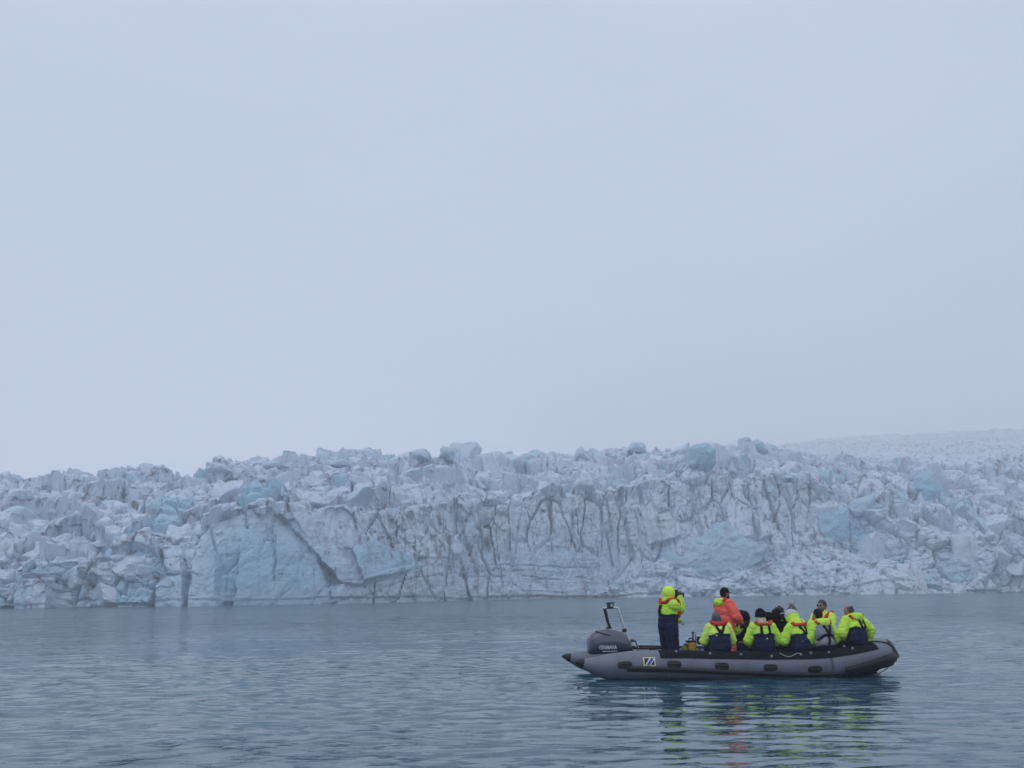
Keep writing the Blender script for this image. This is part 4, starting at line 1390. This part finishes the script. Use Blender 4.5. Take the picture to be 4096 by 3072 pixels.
def hand_mesh():
    """relaxed right hand, wrist at the origin, fingers along +y, palm down, thumb towards -x"""
    g = [ell_geo((0, 0.045, 0), (0.042, 0.05, 0.016))]
    g.append(cap_geo((0, -0.02, 0), (0, 0.02, 0), 0.028, 0.027))
    for x, l1, l2, l3 in ((-0.031, 0.040, 0.026, 0.02), (-0.010, 0.044, 0.029, 0.022), (0.011, 0.041, 0.027, 0.021), (0.031, 0.033, 0.021, 0.018)):
        a = Vector((x, 0.085, 0)); b = a + Vector((x * 0.1, l1 * 0.86, -l1 * 0.5)); c = b + Vector((0, l2 * 0.35, -l2 * 0.94)); d = c + Vector((0, -l3 * 0.5, -l3 * 0.86))
        g += [cap_geo(a - Vector((0, 0.03, 0)), a, 0.0095, 0.0095, 8, 3), cap_geo(a, b, 0.0095, 0.009, 8, 3), cap_geo(b, c, 0.009, 0.0082, 8, 3), cap_geo(c, d, 0.0082, 0.007, 8, 3)]
    a = Vector((-0.034, 0.022, -0.004)); b = a + Vector((-0.028, 0.030, -0.018)); c = b + Vector((-0.006, 0.024, -0.018)); d = c + Vector((0.006, 0.018, -0.012))
    g += [cap_geo(a, b, 0.013, 0.011, 8, 3), cap_geo(b, c, 0.011, 0.010, 8, 3), cap_geo(c, d, 0.010, 0.008, 8, 3)]
    return fuse(g, 0.0055, 2)
HAND = hand_mesh()
HANDS = {}
def hand_data(m):
    if m.name not in HANDS:
        me = HAND.copy(); me.materials.append(m); HANDS[m.name] = me
    return HANDS[m.name]

def ik(S, H, l1, l2, pole):
    S, H = Vector(S), Vector(H)
    d = H - S
    D = min(d.length, l1 + l2 - 0.005)
    H = S + d.normalized() * D
    a = (l1 * l1 - l2 * l2 + D * D) / (2 * D)
    h = math.sqrt(max(0, l1 * l1 - a * a))
    dn = d.normalized()
    p = Vector(pole) - dn * Vector(pole).dot(dn)
    p.normalize()
    return S + dn * a + p * h, H

def person(label, pos, yaw, stand=False, scale=1.0, lean=12, side=0, head=(0, 0, 0), hands=None, poles=None, jacket=None, trousers=None, cutz=0.27,
           skin=None, glove=None, gear=(), straps=(), collar=None, hood=None, vest=None, knee=None, seed=0, cut_tilt=0.0, bulk=1.0):
    jacket = jacket or M_NEON; trousers = trousers or M_NAVY; skin = skin or M_SKIN
    root = thing('person', label, 'person', BM @ Vector(pos), (0, 0, BYAW + R(yaw)), 'people riding in the inflatable boat')
    root.scale = (scale,) * 3
    pz = 0.95 if stand else 0.10
    pel = Vector((0, 0, pz))
    UM = Matrix.Rotation(R(-lean), 3, 'X') @ Matrix.Rotation(R(side), 3, 'Y')
    up = lambda x, y, h: pel + UM @ Vector((x, y, h))
    HMx = Matrix.Rotation(R(head[0]), 3, 'Z') @ Matrix.Rotation(R(-head[1]), 3, 'X') @ Matrix.Rotation(R(head[2]), 3, 'Y')
    nb, nt = up(0, 0.0, 0.45), up(0, 0.015, 0.53)
    hc = nt + HMx @ Vector((0, 0.02, 0.095))
    hp = lambda x, y, z: hc + HMx @ Vector((x, y, z))
    sh = [up(s * 0.175, 0.0, 0.40) for s in (1, -1)]       # right, left
    if hands is None:
        hands = [(0.10, 0.36, pz + 0.10), (-0.10, 0.36, pz + 0.10)]
    poles = poles or [(1.0, -0.55, -0.5), (-1.0, -0.55, -0.5)]
    el, wr = [], []
    for i in range(2):
        e, w = ik(sh[i], hands[i], 0.285, 0.255, poles[i])
        el.append(e); wr.append(w)
    if stand:
        legs = [[(s * 0.10, 0, pz - 0.02), (s * 0.12, 0.03, 0.50), (s * 0.13, -0.01, 0.09), (s * 0.14, 0.14, 0.045)] for s in (1, -1)]
        if knee: legs[knee[0]] = knee[1]
    else:
        legs = [[(s * 0.10, 0, 0.10), (s * 0.15, 0.42, 0.12), (s * 0.14, 0.47, -0.30), (s * 0.15, 0.62, -0.36)] for s in (1, -1)]
    HR = [Vector(v) for v in ((0, 0, 0),)]
    # ---- body: one continuous skin
    g = [ell_geo(up(0, 0, 0.0), (0.16, 0.115, 0.12), UM), ell_geo(up(0, 0, 0.15), (0.145, 0.105, 0.15), UM), ell_geo(up(0, 0, 0.30), (0.165, 0.11, 0.16), UM),
         cap_geo(sh[0], sh[1], 0.06, 0.06), cap_geo(nb, nt, 0.058, 0.055), cap_geo(nt, hc, 0.055, 0.055)]
    g += [ell_geo(hc, (0.074, 0.092, 0.108), HMx), ell_geo(hp(0, 0.035, -0.07), (0.052, 0.055, 0.05), HMx), ell_geo(hp(0, 0.085, 0.03), (0.05, 0.016, 0.014), HMx),
          cap_geo(hp(0, 0.092, 0.012), hp(0, 0.108, -0.022), 0.010, 0.015, 8, 3), ell_geo(hp(0, 0.086, -0.062), (0.026, 0.012, 0.011), HMx), ell_geo(hp(0, 0.082, -0.098), (0.025, 0.02, 0.018), HMx)]
    for s in (1, -1):
        g.append(ell_geo(hp(s * 0.078, -0.005, -0.005), (0.012, 0.022, 0.033), HMx))
        g.append(ell_geo(hp(s * 0.042, 0.068, -0.02), (0.024, 0.02, 0.02), HMx))
    for i in range(2):
        g += [cap_geo(sh[i], el[i], 0.055, 0.045), cap_geo(el[i], wr[i], 0.045, 0.032)]
        a, b, c, d = [Vector(v) for v in legs[i]]
        g += [cap_geo(a, b, 0.085, 0.058), cap_geo(b, c, 0.056, 0.04), cap_geo(c, d, 0.04, 0.03)]
    link('body', fuse(g, 0.015, 3), skin, root)
    for s in (1, -1):
        V, Fc = ell_geo(hp(s * 0.031, 0.079, 0.010), (0.0125, 0.009, 0.009), HMx, 10, 6)
        link('eye', fixn(mesh(V, Fc)), M_CAMERA, root)
    # ---- jacket
    k = 0.034 * bulk
    g = [ell_geo(up(0, 0, 0.10), (0.165 + k, 0.125 + k, 0.17), UM), ell_geo(up(0, -0.005, 0.26), (0.178 + k, 0.122 + k, 0.19), UM), ell_geo(up(0, -0.01, 0.36), (0.17 + k, 0.10 + k, 0.11), UM),
         cap_geo(sh[0], sh[1], 0.062 + k, 0.062 + k), cap_geo(up(0, -0.01, 0.40), up(0, 0.01, 0.475), 0.085, 0.082)]
    for i in range(2):
        cuff = el[i].lerp(wr[i], 0.93)
        m1, m2 = sh[i].lerp(el[i], 0.55), el[i].lerp(wr[i], 0.45)
        g += [cap_geo(sh[i], m1, 0.062 + k, 0.060 + k), cap_geo(m1, el[i], 0.060 + k, 0.054 + k), cap_geo(el[i], m2, 0.054 + k, 0.052 + k), cap_geo(m2, cuff, 0.052 + k, 0.034 + k * 0.7)]
    jm = fuse(g, 0.014, 3, 0.011, 8.5, seed * 3.7)
    j = link('jacket', jm, jacket, root)
    # ---- overalls: legs and the lower back up to a cut line
    k2 = k + 0.012
    g = [ell_geo(up(0, 0, 0.0), (0.175 + k, 0.13 + k, 0.15), UM), ell_geo(up(0, 0, 0.10), (0.165 + k2, 0.125 + k2, 0.18), UM), ell_geo(up(0, -0.005, 0.26), (0.178 + k2, 0.122 + k2, 0.19), UM)]
    for i in range(2):
        a, b, c, d = [Vector(v) for v in legs[i]]
        lw = 1.28 if stand else 1.0
        g += [cap_geo(a, b, 0.118 * lw, 0.09 * lw), cap_geo(b, c, 0.09 * lw, 0.078 * lw)]
    om = fuse(g, 0.015, 3, 0.009, 7.0, seed * 1.3 + 5)
    UMi = UM.transposed()
    cut(om, lambda c: (UMi @ (c - pel)).z < cutz + cut_tilt * (UMi @ (c - pel)).x + 0.012 * math.sin(c.x * 25 + seed))
    link('overalls', om, trousers, root)
    for i in range(2):
        c, d = Vector(legs[i][2]), Vector(legs[i][3])
        link('boot', fuse([cap_geo(c, c + Vector((0, 0, 0.10)), 0.058, 0.062), cap_geo(c, d, 0.052, 0.045), cap_geo(c + Vector((0, -0.03, -0.03)), d, 0.035, 0.035)], 0.012, 3), M_DARK, root)
    # ---- hands
    for i in range(2):
        h = bpy.data.objects.new('glove' if glove else 'hand', hand_data(glove or skin))
        COL.objects.link(h); h.parent = root
        d = (wr[i] - el[i]).normalized()
        xa = d.cross(Vector((0, 0, 1)))
        if xa.length < 0.1: xa = Vector((1, 0, 0))
        xa.normalize(); za = xa.cross(d)
        Rm = Matrix((xa, d, za)).transposed().to_4x4()
        sx = -1 if i else 1
        h.matrix_local = Matrix.Translation(wr[i] - d * 0.015) @ Rm @ Matrix.Diagonal((sx * (1.15 if glove else 1), 1.1 if glove else 1, 1.2 if glove else 1, 1))
    bvh = BVHTree.FromPolygons([v.co.copy() for v in jm.vertices], [tuple(p.vertices) for p in jm.polygons])
    bvo = BVHTree.FromPolygons([v.co.copy() for v in om.vertices], [tuple(p.vertices) for p in om.polygons])
    bvs = [bvh, bvo]
    bw = UM @ Vector((0, 1, 0))
    def back(x, h, out):
        best = None
        for t_ in bvs:
            hit = t_.ray_cast(up(x, -1.0, h), bw)
            if hit[0] is not None and (best is None or (hit[0] - up(x, -1.0, h)).length < best[0]):
                best = ((hit[0] - up(x, -1.0, h)).length, hit[0])
        return (best[1] if best else up(x, -0.12, h)) - bw * out
    def ribbon(pts, w, out=0.010, n=14):
        pts = [Vector((p[0], p[1], 0)) for p in pts]
        P = spline(pts, n // max(1, len(pts) - 1) + 1)
        V, Fc = [], []
        for i, p in enumerate(P):
            t_ = (P[min(i + 1, len(P) - 1)] - P[max(i - 1, 0)]).normalized()
            nn = Vector((-t_.y, t_.x, 0))
            for s in (-1, 0, 1):
                q = p + nn * (s * w / 2)
                V.append(back(q.x, q.y, out))
        for i in range(len(P) - 1):
            for s in (0, 1): Fc.append((i * 3 + s, i * 3 + s + 1, i * 3 + s + 4, i * 3 + s + 3))
        return fixn(mesh(V, Fc))
    if vest:
        # sleeveless vest over the jacket
        kk = k + 0.030
        g = [ell_geo(up(0, 0, 0.06), (0.165 + kk, 0.125 + kk, 0.15), UM), ell_geo(up(0, -0.005, 0.25), (0.175 + kk, 0.122 + kk, 0.19), UM), ell_geo(up(0, -0.012, 0.35), (0.16 + kk, 0.10 + kk, 0.11), UM)]
        vm = fuse(g, 0.014, 4, 0.006, 8, seed)
        cut(vm, lambda c: -0.03 < (UMi @ (c - pel)).z < 0.44 and abs((UMi @ (c - pel)).x) < 0.222)
        link('vest', vm, vest, root)
        bvs.append(BVHTree.FromPolygons([v.co.copy() for v in vm.vertices], [tuple(p.vertices) for p in vm.polygons]))
    for st in straps:
        o = link('strap', ribbon(st[0], st[1] if len(st) > 1 else 0.052), M_STRAP, root); solid(o, 0.006)
    # ---- inflatable collar of the life vest: a flat band round the neck, ends hanging on the chest
    if collar:
        cm, cw, ch, chh = collar       # material, half width, height on the back, thickness
        P = []
        for t_ in [i / 24 for i in range(25)]:
            a = math.pi * (0.0 + t_) 
            x = math.cos(a) * cw
            y = -0.125 * math.sin(a) ** 0.8
            h = ch + 0.03 * (1 - math.sin(a)) 
            P.append((x, y, h))
        P = [(cw * 0.9, 0.16, 0.16), (cw * 0.98, 0.15, 0.28), (cw, 0.08, 0.41)] + P[2:-2] + [(-cw, 0.08, 0.41), (-cw * 0.98, 0.15, 0.28), (-cw * 0.9, 0.16, 0.16)]
        P = [up(*p) for p in P]
        # push outside the jacket
        Q = []
        for p in P:
            hit = bvh.find_nearest(p)
            if hit[0] is not None:
                dlt = p - hit[0]
                if dlt.dot(hit[1]) < 0.012: p = hit[0] + hit[1] * 0.016
            Q.append(p)
        V, Fc = tube_pts(spline(Q, 3), 0.041, 12, chh)
        cme = fixn(mesh(V, Fc))
        co = link('vest_collar', cme, cm, root)
    # ---- hoods
    if hood == 'down' or (isinstance(hood, tuple) and hood[0] == 'down'):
        hm = hood[1] if isinstance(hood, tuple) else jacket
        g = []
        arc = [(-0.105, 0.03, 0.475), (-0.115, -0.05, 0.475), (-0.08, -0.115, 0.462), (0, -0.145, 0.45), (0.08, -0.115, 0.462), (0.115, -0.05, 0.475), (0.105, 0.03, 0.475)]
        rr = [0.032, 0.045, 0.058, 0.064, 0.058, 0.045, 0.032]
        for i in range(6): g.append(cap_geo(up(*arc[i]), up(*arc[i + 1]), rr[i], rr[i + 1]))
        g.append(ell_geo(up(0, -0.15, 0.425), (0.115, 0.05, 0.065), UM))
        hme = fuse(g, 0.013, 4, 0.008, 12, seed)
        ho = link('hood', hme, hm, root)
    if hood == 'up' or (isinstance(hood, tuple) and hood[0] == 'up'):
        hm = hood[1] if isinstance(hood, tuple) else jacket
        g = [ell_geo(hp(0, -0.025, 0.012), (0.128, 0.138, 0.15), HMx), cap_geo(hp(0, -0.03, -0.06), up(0, -0.02, 0.44), 0.115, 0.115)]
        hme = fuse(g, 0.013, 4, 0.006, 10, seed)
        HI = HMx.transposed()
        cut(hme, lambda c: not ((HI @ (c - hc)).y > 0.048 and (HI @ (c - hc)).z > -0.12))
        ho = link('hood', hme, hm, root); solid(ho, 0.008)
        if isinstance(hood, tuple) and len(hood) > 2:
            bm = bmesh.new(); bm.from_mesh(hme)
            bmesh.ops.delete(bm, geom=[f for f in bm.faces if (HI @ (f.calc_center_median() - hc)).z < hood[3]], context='FACES')
            pm = bpy.data.meshes.new('panel'); bm.to_mesh(pm); bm.free()
            pm.materials.clear()
            po = link('hood_panel', pm, hood[2], ho); solid(po, 0.014)
    # ---- headgear, hair, extras
    HI = HMx.transposed()
    loc = lambda c: HI @ (c - hc)
    for it in gear:
        kind, m_ = it[0], it[1]
        if kind in ('hair', 'fringe'):
            g = [ell_geo(hp(0, -0.012, 0.012), (0.083, 0.098, 0.112), HMx)]
            me = fuse(g, 0.010, 2, 0.007, 30, seed)
            if kind == 'hair': kp = lambda c: loc(c).z > (0.055 if loc(c).y > 0.035 else (-0.075 if loc(c).y < -0.02 else 0.0))
            else: kp = lambda c: -0.075 < loc(c).z < 0.05 and loc(c).y < 0.0
            link('hair', cut(me, kp), m_, root)
        elif kind == 'beard':
            g = [ell_geo(hp(0, 0.036, -0.076), (0.060, 0.064, 0.052), HMx)]
            me = fuse(g, 0.009, 2, 0.005, 30, seed)
            link('beard', cut(me, lambda c: loc(c).y > 0.0), m_, root)
        elif kind == 'beanie':
            g = [ell_geo(hp(0, -0.012, 0.036), (0.102, 0.114, 0.122), HMx)]
            me = fuse(g, 0.010, 3, 0.003, 20, seed)
            b_ = link('beanie', cut(me, lambda c: loc(c).z > -0.01 - 0.3 * (0.05 - loc(c).y) * 0.3), m_, root)
            P = [hp(0.101 * math.cos(a), -0.012 + 0.113 * math.sin(a), -0.005 + 0.018 * math.sin(a)) for a in [i * math.pi / 12 for i in range(25)]]
            V, Fc = tube_pts(P, 0.016, 8)
            link('beanie_cuff', fixn(mesh(V, Fc)), m_, b_)
        elif kind == 'pompom':
            me = fuse([ell_geo(hp(0, -0.02, 0.195), (0.052, 0.048, 0.046), HMx)], 0.007, 1, 0.014, 60, seed)
            link('pompom', me, m_, root)
        elif kind == 'buff':
            g = [cap_geo(hp(0, -0.015, -0.035), up(0, -0.02, 0.45), 0.096, 0.092)]
            me = fuse(g, 0.011, 2, 0.006, 14, seed)
            link('neck_scarf', cut(me, lambda c: loc(c).z < 0.03 and (loc(c).y < 0.03 or loc(c).z < -0.08)), m_, root)
        elif kind == 'cap':
            me = fuse([ell_geo(hp(0, -0.008, 0.030), (0.086, 0.102, 0.100), HMx)], 0.009, 3)
            b_ = link('cap', cut(me, lambda c: loc(c).z > 0.022), m_, root)
            V, Fc = [], []
            for i in range(9):
                a = -math.pi / 2 + math.pi * i / 8
                for r_, zz in ((0.0, 0.03), (0.05, 0.026), (0.075, 0.018)):
                    V.append(hp(math.sin(a) * (0.078 - r_ * 0.1), 0.045 + math.cos(a) * (0.045 + r_ * 1.0), zz))
            for i in range(8):
                for q in (0, 1): Fc.append((i * 3 + q, i * 3 + q + 1, i * 3 + q + 4, i * 3 + q + 3))
            vo = link('visor', fixn(mesh(V, Fc)), m_, b_); solid(vo, 0.005)
        elif kind == 'sunglasses':
            b_ = None
            for s in (1, -1):
                V, Fc = ell_geo(hp(s * 0.033, 0.094, 0.012), (0.027, 0.008, 0.020), HMx, 12, 8)
                b_ = link('sunglass_lens', fixn(mesh(V, Fc)), m_, root)
                tube('temple', [hp(s * 0.056, 0.088, 0.016), hp(s * 0.078, 0.03, 0.014), hp(s * 0.08, -0.01, 0.008)], 0.004, m_, b_, seg=6)
        elif kind == 'tape':
            o = link(it[4] if len(it) > 4 else 'reflective_patch', ribbon(it[2], it[3], 0.012), m_, root); solid(o, 0.003)
    root['_head'] = list(hc)
    return root, dict(up=up, hp=hp, wr=wr, el=el, hc=hc, sh=sh)

def seat_z(x): return tz(x) + tr(x) + 0.0

def near_seat(px, dy=0.0):
    x = L(px, 2600, -0.86).x
    return Vector((x, -0.86 + dy, seat_z(x) - 0.02))
def far_seat(px, dy=0.0):
    x = L(px, 2560, 0.86).x
    return Vector((x, 0.86 + dy, seat_z(x) - 0.02))

COLL = lambda m, cw=0.165, ch=0.415, th=0.85: (m, cw, ch, th)
# 1 hooded figure standing by the motor, camera to the eye
p = L(2672, 2500, 0.05)
P1, i1 = person('standing person in a raised fluorescent hood and navy overalls looking through a camera', (p.x, 0.05, 0.08), -68, stand=True, scale=1.0, lean=3, head=(0, 4, 0),
       hands=[(0.05, 0.27, 1.52), (-0.12, 0.36, 1.03)], poles=[(0.12, -0.25, -1.0), (-1, -0.3, -0.6)], jacket=M_NEON2, cutz=0.215, hood=('up', M_NEON), glove=None, bulk=1.6,
       collar=COLL(M_RED, 0.15, 0.43, 0.9), straps=[([(-0.07, 0.40), (-0.065, 0.22)],), ([(0.01, 0.40), (-0.02, 0.22)],)], seed=1, cut_tilt=0.0)
# 2 guide in orange
p = L(2898, 2500, 0.30)
P2, i2 = person('standing person in an orange suit with a lime hood and black cap', (p.x, 0.30, 0.08), -66, stand=True, scale=1.0, lean=1, head=(-8, 2, 0),
       hands=[(0.20, 0.26, 0.97), (-0.12, 0.30, 1.0)], jacket=M_ORANGE, trousers=M_ORANGE, cutz=0.10, hood=('down', M_NEON2), skin=M_SKIN_D,
       gear=[('cap', M_DARK), ('hair', M_HAIRB), ('beard', M_HAIRB)], collar=COLL(M_RED, 0.14, 0.44, 0.8), bulk=1.35, glove=M_DARK, seed=2)
# near row, backs to the viewer
P3, i3 = person('seated person with grey hair, slate scarf and red collar with crossed straps', near_seat(2884), 0, lean=20, head=(0, 30, 0), scale=0.98, jacket=M_NEON3,
       hood=None, collar=COLL(M_RED, 0.15, 0.435, 1.15), straps=[([(-0.085, 0.41), (-0.05, 0.31), (0.0, 0.215)],), ([(0.085, 0.41), (0.05, 0.31), (0.0, 0.215)],)],
       gear=[('hair', M_HAIRP), ('buff', M_BUFF), ('tape', M_STRAP, [(0.0, 0.315), (0.0, 0.285)], 0.02, 'back_print')], cutz=0.235, bulk=1.15, seed=3)
P5, i5 = person('seated person in a black knit hat with cream scarf and parallel straps', near_seat(3060), 4, lean=12, head=(0, 8, 0), scale=1.0, jacket=M_NEON2,
       collar=COLL(M_RED2, 0.165, 0.425, 0.8), straps=[([(-0.075, 0.40), (-0.085, 0.30), (-0.09, 0.22)],), ([(0.085, 0.40), (0.085, 0.30), (0.075, 0.22)],)],
       gear=[('beanie', M_DARK), ('buff', M_SCARF)], hands=[(0.16, 0.26, 0.14), (-0.14, 0.30, 0.13)], cutz=0.25, bulk=1.2, seed=5)
P7, i7 = person('seated person bent forward with a raised hood, silver on its crown', near_seat(3212), 22, lean=22, head=(0, 32, 0), scale=1.0, jacket=M_NEON2,
       hood=('up', M_NEON, M_TAPE, 0.035), collar=COLL(M_RED2, 0.15, 0.40, 0.85), straps=[([(-0.06, 0.38), (-0.01, 0.29), (0.03, 0.21)],), ([(0.09, 0.38), (0.085, 0.29), (0.08, 0.21)],)],
       gear=[('tape', M_STRAP, [(0.045, 0.345), (0.075, 0.345)], 0.012, 'back_print'), ('tape', M_STRAP, [(0.05, 0.32), (0.075, 0.32)], 0.012, 'back_print'), ('tape', M_STRAP, [(0.05, 0.295), (0.075, 0.295)], 0.012, 'back_print')], cutz=0.235, bulk=1.05, seed=7)
P10, i10 = person('seated person in a grey vest over fluorescent sleeves with dark hair', near_seat(3300), 12, lean=13, head=(10, 14, 0), scale=1.0, jacket=M_NEON2, vest=M_GREYV,
       hood=('down', M_NEON), collar=COLL(M_RED2, 0.15, 0.405, 0.7), hands=[(0.17, 0.22, 0.10), (-0.17, 0.22, 0.08)],
       straps=[([(-0.06, 0.37), (-0.01, 0.27), (0.03, 0.19)],), ([(0.085, 0.37), (0.06, 0.27), (0.03, 0.19)],), ([(-0.20, 0.09), (-0.08, 0.17), (0.03, 0.19), (0.12, 0.16), (0.19, 0.06)], 0.045), ([(0.03, 0.19), (0.01, 0.08), (-0.015, -0.01)],)],
       gear=[('hair', M_HAIRB)], cutz=0.0, bulk=1.15, seed=10)
P11, i11 = person('seated person at the bow, balding grey head bowed, gripping the bow line', near_seat(3440, 0.06), 18, lean=14, head=(38, 24, 0), scale=1.0, jacket=M_NEON,
       hood=('down', M_NEON2), collar=COLL(M_RED2, 0.15, 0.405, 0.75), straps=[([(-0.01, 0.38), (0.015, 0.29), (0.03, 0.22)],), ([(0.12, 0.38), (0.135, 0.29), (0.14, 0.22)],)],
       hands=[(0.37, 0.16, 0.06), (-0.16, 0.25, 0.12)], poles=[(0.8, -0.6, 0.1), (-1, -0.55, -0.5)], gear=[('fringe', M_HAIRG), ('tape', M_STRAP, [(0.06, 0.345), (0.075, 0.33)], 0.018, 'back_print'), ('tape', M_STRAP, [(0.065, 0.315), (0.08, 0.295)], 0.02, 'back_print')], glove=M_DARK, cutz=0.235, bulk=1.2, seed=11)
# far row, facing the viewer
P4, i4 = person('seated person in black hat and gloves bowed over a camera behind the orange suit', far_seat(2982), 170, lean=20, head=(-12, 34, 0), scale=0.97, jacket=M_NEON2,
       hands=[(0.06, 0.28, 0.52), (-0.10, 0.26, 0.44)], gear=[('beanie', M_DARK), ('buff', M_DARK)], vest=M_DARK, glove=M_DARK, skin=M_SKIN_D, cutz=0.2, seed=4, bulk=0.9)
P6, i6 = person('seated person in black clothes and hat lifting a camera beside the pompom hat', far_seat(3112), 150, lean=8, head=(0, -12, 0), scale=0.95, jacket=M_DARK,
       hands=[(-0.02, 0.25, 0.70), (-0.16, 0.22, 0.70)], gear=[('beanie', M_DARK), ('buff', M_DARK)], glove=M_DARK, skin=M_SKIN_D, cutz=0.2, seed=6)
P8, i8 = person('seated person in a patterned knit hat with a pale fur pompom', far_seat(3172), 172, lean=6, head=(0, 6, 0), scale=1.0, jacket=M_NEON,
       gear=[('beanie', M_KNIT), ('pompom', M_FUR), ('buff', M_DARK)], collar=COLL(M_RED2), seed=8)
P9, i9 = person('bearded person in sunglasses and red collar facing the stern', far_seat(3302), 128, lean=2, head=(-6, 0, 0), scale=1.06, jacket=M_NEON,
       gear=[('hair', M_HAIRG), ('beard', M_HAIRG), ('sunglasses', M_CAMERA)], collar=COLL(M_RED, 0.15, 0.44, 0.9), seed=9, bulk=1.0)

def camera_thing(label, root, pos, yaw, s=1.0, pitch=0):
    """small camera with grip, lens and viewfinder, held by a person"""
    M = Matrix.LocRotScale(root.location, root.rotation_euler, root.scale)
    o = thing('camera', label, 'camera', M @ Vector(pos), (R(pitch), 0, root.rotation_euler.z + R(yaw)))
    o.scale = (s,) * 3
    b = box('camera_body', (0, 0, 0), (0.135, 0.07, 0.095), M_CAMERA, o, 0.012)
    tube('lens', [(0, 0.03, -0.005), (0, 0.075, -0.005), (0, 0.08, -0.005), (0, 0.13, -0.005)], lambda i: (0.036, 0.036, 0.04, 0.04)[i], M_CAMERA, o, seg=16)
    box('viewfinder', (0, -0.005, 0.058), (0.055, 0.06, 0.035), M_CAMERA, o, 0.008)
    box('grip', (0.062, 0.02, -0.005), (0.03, 0.06, 0.09), M_CAMERA, o, 0.01)
    tube('neck_strap', spline([(-0.065, 0, 0.03), (-0.075, -0.03, -0.06), (-0.05, -0.06, -0.16), (-0.0, -0.08, -0.21)], 5), 0.008, M_CAMERA, o, seg=6)
camera_thing('black camera held to the face of the hooded standing person', P1, i1['hp'](0.0, 0.165, 0.0), 0, 1.3)
camera_thing('black camera held low by the bowed person in black hat', P4, (0, 0.33, 0.50), 0, 1.0, -20)
camera_thing('black camera raised by the person beside the pompom hat', P6, i6['hp'](-0.12, 0.17, 0.09), 0, 1.15, 12)

def shoulder_bag():
    M = Matrix.LocRotScale(P2.location, P2.rotation_euler, P2.scale)
    o = thing('shoulder_bag', 'dark maroon shoulder bag on the chest of the orange suit', 'bag', M @ Vector((0.10, 0.27, 1.10)), (0, 0, P2.rotation_euler.z))
    me = box_mesh(0.24, 0.13, 0.26, 0.04, 3)
    b = link('bag_body', me, M_MAROON, o)
    box('flap', (0.02, 0.0, 0.085), (0.25, 0.145, 0.10), M_MAROON, o, 0.03)
    up = i2['up']
    off = Vector((0.10, 0.27, 1.10))
    tube('bag_strap', spline([Vector((0.0, 0.0, 0.12)), up(0.0, 0.19, 0.30) - off, up(-0.06, 0.14, 0.44) - off, up(-0.10, 0.02, 0.50) - off], 6), 0.014, M_STRAP, o, seg=6)
shoulder_bag()
